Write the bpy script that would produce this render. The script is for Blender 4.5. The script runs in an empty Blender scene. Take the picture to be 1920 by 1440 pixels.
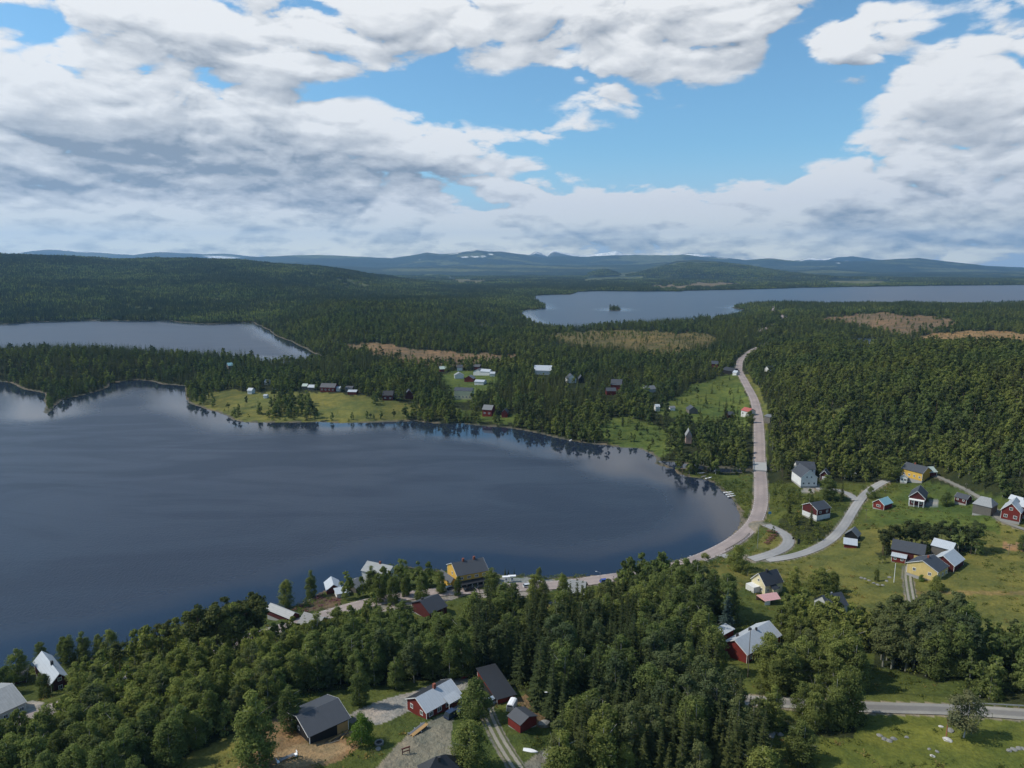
import bpy, math, random
import numpy as np
from mathutils import Vector, Matrix

# ------------------------------------------------------------------ camera
sc = bpy.context.scene
COL = sc.collection
F_PX, HC, HOR = 1330.0, 130.0, 497.0          # focal length (1920 px frame), height above the lake, horizon row
PITCH = math.atan((720 - HOR) / F_PX)
cam_d = bpy.data.cameras.new('camera'); cam = bpy.data.objects.new('camera', cam_d); COL.objects.link(cam)
cam_d.sensor_width = 36.0; cam_d.lens = F_PX / 1920 * 36.0
cam_d.clip_start = 1.0; cam_d.clip_end = 200000.0
cam.location = (0, 0, HC); cam.rotation_euler = (math.pi / 2 - PITCH, 0, 0)
sc.camera = cam

# ------------------------------------------------------------------ render, exposure
sc.view_settings.view_transform = 'Standard'; sc.view_settings.look = 'None'
sc.view_settings.gamma = 1.0; sc.view_settings.use_curve_mapping = False
sc.view_settings.exposure = 0.0
sc.render.engine = 'CYCLES'
sc.cycles.max_bounces = 6; sc.cycles.diffuse_bounces = 2; sc.cycles.glossy_bounces = 2
sc.cycles.transmission_bounces = 2; sc.cycles.volume_bounces = 0; sc.cycles.transparent_max_bounces = 6
sc.cycles.use_denoising = True
sc.cycles.sample_clamp_indirect = 4.0; sc.cycles.caustics_reflective = False; sc.cycles.caustics_refractive = False

# ------------------------------------------------------------------ sun and sky
SUN_EL = math.radians(47)
SUN_AZ = math.radians(-86)                    # from +Y towards +X; negative = to the left
sun_dir = Vector((math.sin(SUN_AZ) * math.cos(SUN_EL), math.cos(SUN_AZ) * math.cos(SUN_EL), math.sin(SUN_EL)))
sd = bpy.data.lights.new('sun', 'SUN'); sun = bpy.data.objects.new('sun', sd); COL.objects.link(sun)
sd.energy = 4.2; sd.angle = math.radians(0.6); sd.color = (1.0, 0.94, 0.84)
sun.rotation_euler = sun_dir.to_track_quat('Z', 'Y').to_euler()

world = bpy.data.worlds.new('World'); sc.world = world; world.use_nodes = True
SKY_STR = 0.10

class NT:
    """small helper that writes node trees"""
    def __init__(s, tree): s.t = tree; s.n = tree.nodes; s.l = tree.links
    def new(s, typ, **kw):
        n = s.n.new(typ)
        for k, v in kw.items(): setattr(n, k, v)
        return n
    def put(s, sock, v):
        if v is None: return
        if isinstance(v, (int, float)): sock.default_value = v
        elif isinstance(v, (tuple, list)):
            d = sock.default_value
            sock.default_value = tuple(v) + (1.0,) * (len(d) - len(v))
        else: s.l.new(v, sock)
    def m(s, op, a, b=None, c=None, clamp=False):
        n = s.new('ShaderNodeMath', operation=op); n.use_clamp = clamp
        s.put(n.inputs[0], a); s.put(n.inputs[1], b); s.put(n.inputs[2], c)
        return n.outputs[0]
    def vm(s, op, a, b=None, scale=None):
        n = s.new('ShaderNodeVectorMath', operation=op)
        s.put(n.inputs[0], a); s.put(n.inputs[1], b)
        if scale is not None: s.put(n.inputs['Scale'], scale)
        return n.outputs['Value'] if op in ('LENGTH', 'DOT_PRODUCT', 'DISTANCE') else n.outputs[0]
    def xyz(s, v):
        n = s.new('ShaderNodeSeparateXYZ'); s.l.new(v, n.inputs[0]); return n.outputs
    def comb(s, x, y, z):
        n = s.new('ShaderNodeCombineXYZ'); s.put(n.inputs[0], x); s.put(n.inputs[1], y); s.put(n.inputs[2], z); return n.outputs[0]
    def noise(s, v, scale, detail=3.0, rough=0.5, dist=0.0, out='Fac', lac=2.0):
        n = s.new('ShaderNodeTexNoise'); s.put(n.inputs['Vector'], v)
        n.inputs['Scale'].default_value = scale; n.inputs['Detail'].default_value = detail
        n.inputs['Roughness'].default_value = rough; n.inputs['Distortion'].default_value = dist
        n.inputs['Lacunarity'].default_value = lac
        return n.outputs[out]
    def ramp(s, f, a, b, lo=0.0, hi=1.0, smooth=True):
        n = s.new('ShaderNodeMapRange'); n.interpolation_type = 'SMOOTHSTEP' if smooth else 'LINEAR'
        s.put(n.inputs['Value'], f); s.put(n.inputs['From Min'], a); s.put(n.inputs['From Max'], b)
        s.put(n.inputs['To Min'], lo); s.put(n.inputs['To Max'], hi)
        return n.outputs[0]
    def mix(s, f, a, b, mode='MIX'):
        n = s.new('ShaderNodeMix', data_type='RGBA', blend_type=mode)
        s.put(n.inputs[0], f); s.put(n.inputs[6], a); s.put(n.inputs[7], b)
        return n.outputs[2]
    def attr(s, name, out='Color', typ='GEOMETRY'):
        n = s.new('ShaderNodeAttribute', attribute_name=name); n.attribute_type = typ; return n.outputs[out]

def px_dir(px, py):
    """unit direction of a pixel of the 1920x1440 photograph"""
    a, b = (px - 960) / F_PX, (720 - py) / F_PX
    cp, sp = math.cos(PITCH), math.sin(PITCH)
    d = np.array([a, cp + b * sp, -sp + b * cp]); return d / np.linalg.norm(d)

# cloud cover: soft fields by azimuth and elevation (x, y, rx, ry, weight) in photograph pixels, turned into angles
BLOBS = [(60, 190, 300, 85, .75), (380, 240, 330, 100, .8), (700, 270, 300, 80, .75), (960, 300, 160, 55, .5),
         (200, 400, 700, 90, .7), (900, 430, 800, 50, .7), (1500, 420, 500, 75, .7), (1750, 330, 260, 100, .7), (1900, 240, 190, 90, .7),
         (120, 5, 300, 40, .5), (330, 30, 220, 50, .3), (700, 15, 420, 68, .75), (1130, 40, 330, 85, .7), (1360, 20, 160, 75, .6),
         (1130, 165, 120, 90, .42), (1085, 235, 60, 30, .45), (1230, 180, 130, 35, .35),
         (1750, 60, 230, 60, .42), (1625, 90, 45, 50, .55), (1880, 70, 180, 75, .5), (1560, 90, 60, 30, .2),
         (330, 85, 150, 24, .48), (520, 115, 90, 14, .4), (665, 130, 80, 17, .5), (820, 178, 70, 12, .35), (1040, 120, 60, 12, .4),
         (1440, 210, 330, 105, -.45), (1100, 290, 120, 28, -.2), (870, 378, 75, 24, -.75), (640, 175, 330, 26, -.30), (150, 62, 190, 20, -.5), (1520, 60, 60, 80, -.3), (1300, 280, 220, 40, -.3)]
DARKS = [(330, 300, 230, 34, .8), (650, 325, 230, 28, 1.0), (150, 345, 210, 20, .9), (640, 372, 170, 15, .9), (200, 215, 190, 40, .45), (420, 250, 200, 45, .3), (60, 235, 80, 20, .4), (1400, 385, 170, 14, .45),
         (1800, 400, 260, 22, .7), (1700, 350, 240, 14, .4), (1850, 445, 260, 18, .6), (250, 425, 320, 12, .55), (940, 425, 60, 12, .5), (1500, 445, 300, 12, .35), (1250, 330, 60, 12, .0)]

def angles(b):
    d = px_dir(b[0], b[1]); el = math.asin(d[2]); az = math.atan2(d[0], d[1])
    return az, el, b[2] / F_PX * math.cos(az), b[3] / F_PX

PFW, COFF, CAMP = .20, .19, 2.3
g = bpy.data.node_groups.new('cloud_density', 'ShaderNodeTree')
g.interface.new_socket('Direction', in_out='INPUT', socket_type='NodeSocketVector')
g.interface.new_socket('Density', in_out='OUTPUT', socket_type='NodeSocketFloat')
g.interface.new_socket('Dark', in_out='OUTPUT', socket_type='NodeSocketFloat')
N = NT(g); gi = N.new('NodeGroupInput'); go = N.new('NodeGroupOutput')
V = gi.outputs[0]; x, y, z = N.xyz(V)
az = N.m('ARCTAN2', x, y); el = N.m('ARCSINE', z)
zc = N.m('MAXIMUM', z, 0.0)
den = N.m('ADD', zc, 0.10)
q = N.comb(N.m('DIVIDE', x, den), N.m('DIVIDE', y, den), N.m('MULTIPLY', el, 3.0))   # the cloud deck seen in perspective
warp = N.noise(q, 1.3, 3, .5, out='Color')
q2 = N.vm('ADD', q, N.vm('SCALE', N.vm('SUBTRACT', warp, (.5, .5, .5)), scale=0.5))
n1 = N.noise(q2, 1.0, 9, .60)
dv = N.comb(N.m('MULTIPLY', x, 7.0), N.m('MULTIPLY', y, 7.0), N.m('MULTIPLY', z, 16.0))
n2 = N.noise(dv, 1.1, 9, .64, 0.15)
def puffs(v, scale):
    n = N.new('ShaderNodeTexNoise'); n.noise_type = 'RIDGED_MULTIFRACTAL'; n.normalize = True; N.l.new(v, n.inputs['Vector'])
    for k_, v_ in (('Scale', scale), ('Detail', 6.0), ('Roughness', .52), ('Lacunarity', 2.1), ('Distortion', .25), ('Offset', 1.0), ('Gain', 1.2)):
        if k_ in n.inputs: n.inputs[k_].default_value = v_
    return N.m('SUBTRACT', 1.0, n.outputs['Fac'])
pf = puffs(dv, 1.25)
nn = N.m('ADD', N.m('ADD', N.m('MULTIPLY', n1, 0.44), N.m('MULTIPLY', n2, 0.40)), N.m('MULTIPLY', pf, PFW))
# soft distortion of the cover fields so that they lose their round edges
aw = N.noise(dv, 0.55, 6, .55, out='Color'); ax, ay, _ = N.xyz(N.vm('SUBTRACT', aw, (.5, .5, .5)))
azw = N.m('ADD', az, N.m('MULTIPLY', ax, 0.30)); elw = N.m('ADD', el, N.m('MULTIPLY', ay, 0.10))
def field(lst, A, E):
    tot = None
    for b in lst:
        a0, e0, ra, re = angles(b)
        u = N.m('DIVIDE', N.m('SUBTRACT', A, a0), ra); v = N.m('DIVIDE', N.m('SUBTRACT', E, e0), re)
        r2 = N.m('ADD', N.m('MULTIPLY', u, u), N.m('MULTIPLY', v, v))
        e = N.m('MULTIPLY', N.m('EXPONENT', N.m('MULTIPLY', r2, -1.0)), b[4])
        tot = e if tot is None else N.m('ADD', tot, e)
    return tot
cov = N.m('MINIMUM', field(BLOBS, azw, elw), 1.0)
# outside the frame, unseen cloud shaped for lake reflections: denser left, clearer right
aroundf = N.ramp(N.m('ABSOLUTE', az), 0.75, 1.0); highf = N.ramp(el, 0.40, 0.6)
outf = N.m('MAXIMUM', aroundf, highf)
cov = N.m('ADD', N.m('MULTIPLY', cov, N.m('SUBTRACT', 1.0, outf)), N.m('MULTIPLY', outf, N.ramp(az, -.7, .2, .42, .16)))
low = N.ramp(el, 0.03, 0.14, 0.30, 0.0)
n4 = N.noise(N.comb(N.m('MULTIPLY', x, 30.0), N.m('MULTIPLY', y, 30.0), N.m('MULTIPLY', z, 85.0)), 1.0, 5, .6)
lowf = N.ramp(el, 0.03, 0.20, 1.0, 0.22)
D = N.m('ADD', N.m('ADD', N.m('MULTIPLY', N.m('SUBTRACT', nn, .5), CAMP), cov), low)
D = N.m('ADD', D, N.m('MULTIPLY', N.m('MULTIPLY', N.m('SUBTRACT', n4, .5), 1.15), lowf))
D = N.m('SUBTRACT', D, COFF)
N.l.new(D, go.inputs[0])
N.l.new(field(DARKS, N.m('ADD', az, N.m('MULTIPLY', ax, 0.25)), N.m('ADD', el, N.m('MULTIPLY', ay, 0.05))), go.inputs[1])

W = NT(world.node_tree)
for n in list(W.n): W.n.remove(n)
sky = W.new('ShaderNodeTexSky', sky_type='NISHITA'); sky.sun_disc = False
sky.sun_elevation = SUN_EL; sky.sun_rotation = SUN_AZ; sky.altitude = 300; sky.air_density = 1.0; sky.dust_density = 0.4; sky.ozone_density = 2.0
tc = W.new('ShaderNodeTexCoord'); dirn = W.vm('NORMALIZE', tc.outputs['Generated'])
def dens(off):
    n = W.new('ShaderNodeGroup'); n.node_tree = g
    W.l.new(W.vm('NORMALIZE', W.vm('ADD', dirn, off)) if off else dirn, n.inputs[0]); return n.outputs
d0, dark = dens(None)
d1, _ = dens((-.004, 0, .008)); d2, _ = dens((-.014, 0, .034))
alpha = W.ramp(d0, 0.0, 0.28)
thick = W.m('ADD', W.m('MULTIPLY', W.ramp(d1, 0.1, 1.2), .5), W.m('MULTIPLY', W.ramp(d2, 0.1, 1.2), .5))
grad = W.m('SUBTRACT', d0, W.m('ADD', W.m('MULTIPLY', d1, .55), W.m('MULTIPLY', d2, .45)))                 # > 0 where the cloud thins upwards: a lit top
lit = W.m('SUBTRACT', W.m('ADD', 0.79, W.m('MULTIPLY', grad, 1.2)), W.m('MULTIPLY', thick, 0.38))
lit = W.m('SUBTRACT', lit, W.m('MULTIPLY', dark, .55))
lit = W.m('ADD', lit, W.ramp(W.xyz(dirn)[2], 0.0, 0.12, .36, 0.0))
lit = W.ramp(lit, -0.15, 0.95, 0, 1, False)
lit.node.clamp = True
ccol = W.mix(lit, (2.75, 3.1, 3.6), (9.5, 9.5, 9.4))
skyc = W.mix(1.0, sky.outputs[0], (1.00, 1.42, 1.50), 'MULTIPLY')
ex, ey, ez = W.xyz(dirn)
hz = W.ramp(ez, 0.0, 0.16, 0.85, 0.0)                                                # paler air low down
skyc = W.mix(hz, skyc, (6.0, 7.2, 9.0))
ccol = W.mix(W.ramp(ez, 0.0, 0.09, 1.0, 0.0), ccol, W.mix(1.0, ccol, (1.62, 1.56, 1.22), 'MULTIPLY'))
colr = W.mix(W.m('MULTIPLY', alpha, 0.96), skyc, ccol)
bg = W.new('ShaderNodeBackground'); W.l.new(colr, bg.inputs[0]); bg.inputs[1].default_value = SKY_STR
wo = W.new('ShaderNodeOutputWorld'); W.l.new(bg.outputs[0], wo.inputs[0])
world.cycles.sampling_method = 'MANUAL'; world.cycles.sample_map_resolution = 1024
# ================================================================== terrain
RNG = np.random.default_rng(7)
CP, SP = math.cos(PITCH), math.sin(PITCH)

def hash2(ix, iy, seed):
    h = (ix.astype(np.int64) * 374761393 + iy.astype(np.int64) * 668265263 + seed * 1442695041) & 0xffffffff
    h = ((h ^ (h >> 13)) * 1274126177) & 0xffffffff
    return ((h ^ (h >> 16)) & 0xffff) / 65535.0
def vnoise(x, y, seed=0):
    x = np.asarray(x, float); y = np.asarray(y, float)
    x0 = np.floor(x); y0 = np.floor(y); fx = x - x0; fy = y - y0
    fx = fx * fx * (3 - 2 * fx); fy = fy * fy * (3 - 2 * fy)
    a = hash2(x0, y0, seed); b = hash2(x0 + 1, y0, seed); c = hash2(x0, y0 + 1, seed); d = hash2(x0 + 1, y0 + 1, seed)
    return (a * (1 - fx) + b * fx) * (1 - fy) + (c * (1 - fx) + d * fx) * fy
def fbm(x, y, seed=0, oct=4):
    t = 0; a = .5; s = 0
    for k in range(oct):
        t = t + a * vnoise(np.asarray(x) * 2 ** k + 17.3 * k, np.asarray(y) * 2 ** k - 9.1 * k, seed + k); s += a; a *= .5
    return t / s * 2 - 1
def sstep(a, b, v):
    t = np.clip((np.asarray(v, float) - a) / (b - a), 0, 1); return t * t * (3 - 2 * t)

def project(X, Y, Z):
    dz = Z - HC
    dep = Y * CP - dz * SP; up = Y * SP + dz * CP
    dep = np.where(np.abs(dep) < 1e-3, 1e-3, dep)
    px = 960 + F_PX * X / dep; py = 720 - F_PX * up / dep
    return np.where(dep > 0, px, -9999.), np.where(dep > 0, py, 99999.)
def unproj(px, py, z=0.0):
    a = (np.asarray(px, float) - 960) / F_PX; b = (720 - np.asarray(py, float)) / F_PX
    dy = CP + b * SP; dz = -SP + b * CP
    t = (z - HC) / dz
    return a * t, dy * t
def z_at(px, py, D):
    """height at ground distance D that shows at this pixel"""
    d = px_dir(px, py); return HC + D * d[2] / math.hypot(d[0], d[1])

LAKE = [(-600, 690), (-200, 705), (0, 716), (18, 717), (33, 725), (48, 731), (72, 735), (86, 738), (82, 748), (85, 762), (81, 772), (88, 777), (98, 768), (105, 759), (118, 750), (136, 746), (169, 738), (193, 731), (205, 725), (204, 720), (230, 715.5), (257, 712.5), (278, 714), (302, 720.6), (326, 722), (348, 724), (349, 735), (352, 754), (378, 764), (403, 772), (424, 779), (436, 787), (454, 792), (511, 793), (602, 791.5), (640, 794), (678, 793), (738, 791), (780, 790), (813, 794), (868, 794.6), (901, 799), (947, 802), (980, 807), (1016, 814), (1046, 822), (1071, 827), (1104, 832), (1137, 835), (1167, 840), (1197, 841), (1219, 850), (1232, 860), (1226, 870), (1250, 877), (1266, 879), (1266, 887), (1291, 895), (1318, 898), (1339, 906), (1352, 919), (1364, 929), (1371, 934), (1379, 947), (1388, 966), (1390, 978), (1383, 994), (1368, 1009), (1353, 1020), (1322, 1038), (1280, 1050), (1232, 1062), (1184, 1072.5), (1129, 1081.6), (1066, 1086), (1014, 1083), (975, 1079), (939, 1077), (905, 1068), (842, 1070), (803, 1069), (765, 1062), (735, 1062), (700, 1075), (682, 1090), (661, 1092), (645, 1100), (630, 1097), (601, 1110), (580, 1124), (555, 1134), (519, 1142), (467, 1148), (420, 1162), (367, 1182), (300, 1200), (233, 1216), (150, 1236), (57, 1250), (0, 1262), (-200, 1310), (-1200, 1300), (-1500, 800)]
WESTLAKE = [(-900, 640), (-600, 622), (-200, 612), (0, 609), (60, 604), (165, 601), (250, 602), (322, 601), (331, 604), (390, 608), (440, 606), (475, 604), (490, 611), (505, 619), (520, 631), (549, 641), (580, 658), (600, 667), (630, 671), (640, 675), (600, 679), (500, 684), (480, 674), (300, 666), (100, 658), (0, 658), (-600, 668)]
FARLAKE = [(981, 592), (979, 583), (1000, 580), (1023, 578.6), (1014, 570), (1005, 565), (1000, 558), (1006, 554), (1038, 552.6), (1069, 552.6), (1084, 547), (1129, 545.7), (1192, 546.4), (1276, 546.4), (1283, 545), (1340, 544), (1430, 542), (1509, 539.5), (1642, 537.4), (1793, 535.4), (1914, 534.4), (2400, 533), (3600, 540), (3600, 590), (2400, 583), (1920, 571), (1600, 572), (1450, 571), (1385, 574), (1369, 577), (1396, 581), (1388, 590), (1340, 598), (1240, 606), (1170, 609), (1100, 616), (1050, 619), (1010, 610), (988, 600)]
RIVER = [(893, 609), (915, 611), (926, 617), (922, 623), (906, 626), (893, 620)]
STREAM = [(1232, 864), (1266, 879), (1300, 876), (1340, 884), (1390, 886), (1416, 888), (1450, 884), (1450, 880), (1416, 883), (1390, 881), (1340, 878), (1300, 871), (1262, 867)]
POND_Z = 15.0
POND = [(1588, 634), (1620, 634), (1645, 636), (1668, 641), (1645, 648), (1610, 652), (1596, 643)]
ISLAND = [(1140, 580.5), (1148, 578.5), (1160, 578.3), (1167, 580.5), (1160, 582.3), (1147, 582.3)]

def poly_world(P, z=0.0):
    # subdivide in world space with a little wobble so that shores are not straight
    a = np.array(P, float); X, Y = unproj(a[:, 0], a[:, 1], z)
    out = []
    n = len(X)
    for i in range(n):
        x0, y0, x1, y1 = X[i], Y[i], X[(i + 1) % n], Y[(i + 1) % n]
        L = math.hypot(x1 - x0, y1 - y0); r = math.hypot((x0 + x1) / 2, (y0 + y1) / 2)
        k = int(min(8, max(1, L / (r * .02))))
        for j in range(k):
            f = j / k; px_, py_ = x0 + (x1 - x0) * f, y0 + (y1 - y0) * f
            w = min(r * .004, 9) if (j and r < 9000) else 0
            out.append((px_ + w * float(fbm(px_ / (r * .03), py_ / (r * .03), 5, 2)), py_ + w * float(fbm(px_ / (r * .03), py_ / (r * .03), 9, 2))))
    return np.array(out)
def poly_sdf(X, Y, P):
    """signed distance, negative inside"""
    X = np.asarray(X, float); Y = np.asarray(Y, float)
    d = np.full(X.shape, 1e18); ins = np.zeros(X.shape, bool)
    n = len(P)
    for i in range(n):
        ax, ay = P[i]; bx, by = P[(i + 1) % n]
        ex, ey = bx - ax, by - ay; L2 = ex * ex + ey * ey + 1e-9
        t = np.clip(((X - ax) * ex + (Y - ay) * ey) / L2, 0, 1)
        dx = X - ax - t * ex; dy = Y - ay - t * ey
        d = np.minimum(d, dx * dx + dy * dy)
        c = (ay > Y) != (by > Y)
        if ey != 0: ins ^= c & (X < ax + (Y - ay) * ex / ey)
    d = np.sqrt(d); return np.where(ins, -d, d)
def in_poly(px, py, P):
    ins = np.zeros(np.shape(px), bool); n = len(P)
    for i in range(n):
        ax, ay = P[i]; bx, by = P[(i + 1) % n]
        if ay == by: continue
        c = (ay > py) != (by > py)
        ins ^= c & (px < ax + (py - ay) * (bx - ax) / (by - ay))
    return ins

# ground heights: (px, py, z) seen points, and (px, py, D) ridge points
CT = [(-300, 1440, 12), (0, 1440, 15), (300, 1440, 22), (600, 1440, 24), (900, 1440, 22), (1200, 1440, 20), (1500, 1440, 22), (1920, 1440, 28), (2300, 1440, 32),
      (450, 1360, 20), (600, 1370, 22), (700, 1330, 19), (812, 1340, 20), (970, 1340, 20), (1100, 1360, 18), (1300, 1300, 16), (1500, 1320, 19), (1920, 1340, 26), (1700, 1330, 22),
      (100, 1310, 6), (20, 1345, 8), (250, 1290, 7), (450, 1225, 6), (600, 1240, 12), (700, 1140, 4), (900, 1106, 3), (1100, 1105, 3), (1300, 1056, 3), (1425, 980, 4), (1425, 870, 5), (1418, 780, 8), (1390, 690, 11),
      (1000, 1250, 12), (800, 1200, 9), (1200, 1200, 11), (1400, 1200, 12), (1150, 1120, 4), (1290, 1085, 9), (1450, 1130, 9), (1550, 1180, 12), (1700, 1120, 13), (1900, 1120, 18), (1700, 1230, 16), (1900, 1250, 22),
      (1640, 985, 9), (1720, 940, 12), (1900, 975, 16), (1750, 1040, 12), (1900, 1050, 17), (1550, 910, 9), (1550, 975, 6), (1600, 1010, 8), (1480, 1040, 4), (1460, 940, 6), (2300, 1000, 25),
      (1700, 890, 13), (1500, 850, 14), (1900, 860, 30), (1600, 760, 30), (1900, 760, 45), (1500, 710, 22), (1700, 672, 44), (1900, 668, 50), (1600, 672, 34), (1500, 655, 22), (2400, 700, 70),
      (1620, 645, 13), (1700, 640, 18), (1820, 640, 24), (1900, 632, 26), (1600, 602, 22), (1700, 590, 26), (1850, 580, 26), (1500, 575, 14), (1440, 600, 12), (1440, 572, 8), (1440, 645, 13),
      (860, 720, 9), (900, 695, 10), (1000, 695, 12), (1150, 735, 10), (720, 745, 8), (600, 740, 7), (500, 750, 5), (700, 705, 9), (1300, 705, 9), (1300, 780, 6), (1100, 785, 7), (1000, 785, 5), (1200, 640, 11), (1280, 665, 10), (800, 660, 12), (430, 720, 5),
      (1060, 625, 10), (1250, 615, 9), (700, 660, 14), (900, 645, 12), (950, 600, 9), (100, 690, 14), (250, 695, 9), (400, 695, 8), (0, 690, 14), (-400, 690, 16),
      (600, 645, 12), (600, 610, 24), (700, 600, 22), (800, 590, 20), (900, 570, 12), (650, 575, 36)]
CD = [(-500, 476, 4600), (-200, 470, 4500), (0, 474, 4400), (100, 481, 4400), (200, 486, 4400), (350, 486, 4400), (430, 489, 4300), (500, 494, 4300), (560, 500, 4300), (640, 508, 4400), (720, 520, 4400), (800, 531, 4300), (900, 541, 4300), (1000, 546, 4500),
      (-200, 525, 2800), (0, 527, 2800), (200, 532, 2800), (350, 534, 2800), (500, 536, 2800), (600, 543, 2800), (700, 552, 2800), (850, 556, 2900), (300, 508, 3500), (550, 512, 3500), (100, 505, 3500),
      (950, 535, 6000), (1100, 535, 6200), (1300, 535, 6000), (1600, 528, 7200), (1900, 527, 7500), (700, 520, 7000), (0, 500, 7000), (-600, 500, 7500), (2500, 525, 8000)]
pts = []
for PL in (LAKE, WESTLAKE, FARLAKE):
    for i, (px, py) in enumerate(PL):
        if -250 < px < 2450 and (py > 560 or i % 2 == 0): CT.append((px, py, 0.6))
pts = []
for px, py, z in CT:
    X, Y = unproj(px, py, z); pts.append((float(X), float(Y), z))
for px, py, D in CD:
    z = z_at(px, py, D); d = px_dir(px, py); hh = math.hypot(d[0], d[1]); pts.append((d[0] / hh * D, d[1] / hh * D, z - 8))
for th in (-70, -50, 50, 70):
    for r_, z_ in ((60, 30), (400, 20), (2000, 25), (9000, 60)):
        pts.append((math.sin(math.radians(th)) * r_, math.cos(math.radians(th)) * r_, z_))
for th in (-30, 0, 30): pts.append((math.sin(math.radians(th)) * 40, math.cos(math.radians(th)) * 40, 34))
for th in (-40, -20, 0, 20, 40): pts.append((math.sin(math.radians(th)) * 12000, math.cos(math.radians(th)) * 12000, 60))
pts = np.array(pts)
def tcoord(X, Y): return np.arctan2(X, Y) * 1.6, np.log(np.hypot(X, Y) + 20)
pu, pv = tcoord(pts[:, 0], pts[:, 1])
def tps(r2): return 0.5 * r2 * np.log(r2 + 1e-12)
n_ = len(pts)
K = tps((pu[:, None] - pu) ** 2 + (pv[:, None] - pv) ** 2) + np.eye(n_) * 1e-3
A_ = np.zeros((n_ + 3, n_ + 3)); A_[:n_, :n_] = K; A_[:n_, n_] = 1; A_[:n_, n_ + 1] = pu; A_[:n_, n_ + 2] = pv; A_[n_:, :n_] = A_[:n_, n_:].T
wts = np.linalg.solve(A_, np.concatenate([pts[:, 2], [0, 0, 0]]))
def rbf(X, Y):
    u, v = tcoord(X, Y); out = wts[n_] + wts[n_ + 1] * u + wts[n_ + 2] * v
    for i in range(n_): out = out + wts[i] * tps((u - pu[i]) ** 2 + (v - pv[i]) ** 2)
    return out

# distant ridges: skyline as (px, py) at a distance D, and the depth of the slope in front / behind
RIDGES = [
    (9000, 3200, [(1080, 532), (1180, 515), (1225, 500), (1270, 489), (1300, 487), (1340, 489), (1400, 496), (1470, 508), (1560, 518), (1660, 524), (1800, 530), (2100, 534)]),
    (7800, 700, [(1095, 535), (1110, 512), (1133, 506), (1155, 513), (1175, 535)]),
    (12000, 3600, [(-600, 500), (300, 500), (450, 491), (560, 492), (620, 498), (700, 502), (800, 500), (880, 497), (1000, 496), (1080, 498), (1200, 496), (1250, 492), (1300, 500), (1500, 505), (1560, 502), (1640, 510), (1760, 520), (1900, 526), (2300, 520)]),
    (16500, 4600, [(-700, 500), (300, 496), (440, 484), (500, 480), (560, 478), (600, 477), (660, 480), (735, 484), (770, 479), (800, 474), (830, 477), (860, 474), (893, 469), (940, 472), (980, 477), (1020, 482), (1060, 479), (1100, 481), (1160, 478), (1220, 479), (1290, 478), (1330, 483), (1400, 487), (1440, 484), (1500, 490), (1560, 490), (1640, 489), (1690, 485), (1720, 484), (1760, 488), (1840, 497), (1920, 503), (2300, 500)]),
    (22500, 3800, [(-500, 478), (30, 476), (60, 470), (90, 467), (130, 469), (190, 474), (250, 478), (290, 473), (330, 474), (380, 477), (420, 475), (470, 480), (600, 490), (980, 486), (992, 479), (1004, 472), (1016, 476), (1026, 482), (1032, 473), (1040, 471), (1060, 475), (1100, 480), (1120, 476), (1155, 471), (1170, 476), (1230, 482), (1290, 475), (1330, 480), (1420, 490), (1500, 488), (1520, 483), (1545, 486), (1570, 481), (1600, 480), (1640, 486), (1760, 500), (1860, 499), (1920, 501), (2300, 498)]),
]
th_in = np.arange(-41, 41.001, 0.115)
THG = np.radians(np.concatenate([np.arange(-80, -41, 1.0), th_in, np.arange(42, 81, 1.0)]))
RG = np.concatenate([np.array([5, 15, 25, 35, 45]), np.exp(np.arange(math.log(52), math.log(120), 0.0092)), np.exp(np.arange(math.log(120.5), math.log(340), 0.0046)), np.exp(np.arange(math.log(341), math.log(27500), 0.0092))])
TT, RR = np.meshgrid(THG, RG)
GX, GY = np.sin(TT) * RR, np.cos(TT) * RR

HG = rbf(GX, GY)
amp = np.clip(RR * 0.0025, .4, 9)
HG = HG + amp * fbm(GX / (RR * .06 + 12), GY / (RR * .06 + 12), 3, 3) * sstep(100, 1500, RR)
HG += fbm(GX / 26, GY / 26, 21, 3) * 0.9 * sstep(3000, 600, RR) + fbm(GX / 5, GY / 5, 22, 2) * .16 * sstep(600, 300, RR)
HG += fbm(GX / 420, GY / 420, 31, 4) * 22 * sstep(1900, 2900, RR)
HG += fbm(GX / 1500, GY / 1500, 33, 5) * 30 * sstep(4500, 9000, RR)
far_base = HG.copy()
HG = np.where(RR > 7500, HG * sstep(13000, 7500, RR) + 30 * sstep(7500, 13000, RR), HG)
HG = np.minimum(HG, z_at(960, 470, 1) * 0 + 400)
PXG = 960 + F_PX * np.tan(np.clip(TT, -1.2, 1.2)) * 1.0     # about right near the horizon row
for Dr, wd, prof in RIDGES:
    pa = np.array(prof, float); zz = np.array([z_at(a, b, Dr) for a, b in prof])
    azp = np.array([math.atan2(px_dir(a, b)[0], px_dir(a, b)[1]) for a, b in prof])
    hz = np.interp(TT, azp, zz)
    hz = hz + fbm(TT * 60, RR / Dr * 3, int(Dr) % 97, 4) * (0.0006 * Dr)
    wob = Dr * (1 + .05 * fbm(TT * 9, TT * 0 + 2, int(Dr) % 89, 3))
    t = (RR - wob) / wd
    fall = np.where(t < 0, 1 - sstep(0, 1, -t) , 1 - sstep(0, 1.0, t * .8))
    rough = 1 + .45 * fbm(GX / 1500, GY / 1500, 41, 5) * (1 - fall) * (fall > 0)
    rdg = 1 - np.abs(fbm(GX / 1100 + Dr, GY / 1900, 47, 4)) * 1.6; hz = hz - (1 - fall) * fall * 3.2 * (1 - rdg) * .22 * np.maximum(hz, 0)
    HG = np.where(fall > 0, np.maximum(HG, np.where(HG < 25, HG, 25) * (1 - sstep(0, .2, fall)) + sstep(0, .2, fall) * 25 + (hz - 25) * fall * rough), HG)

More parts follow.
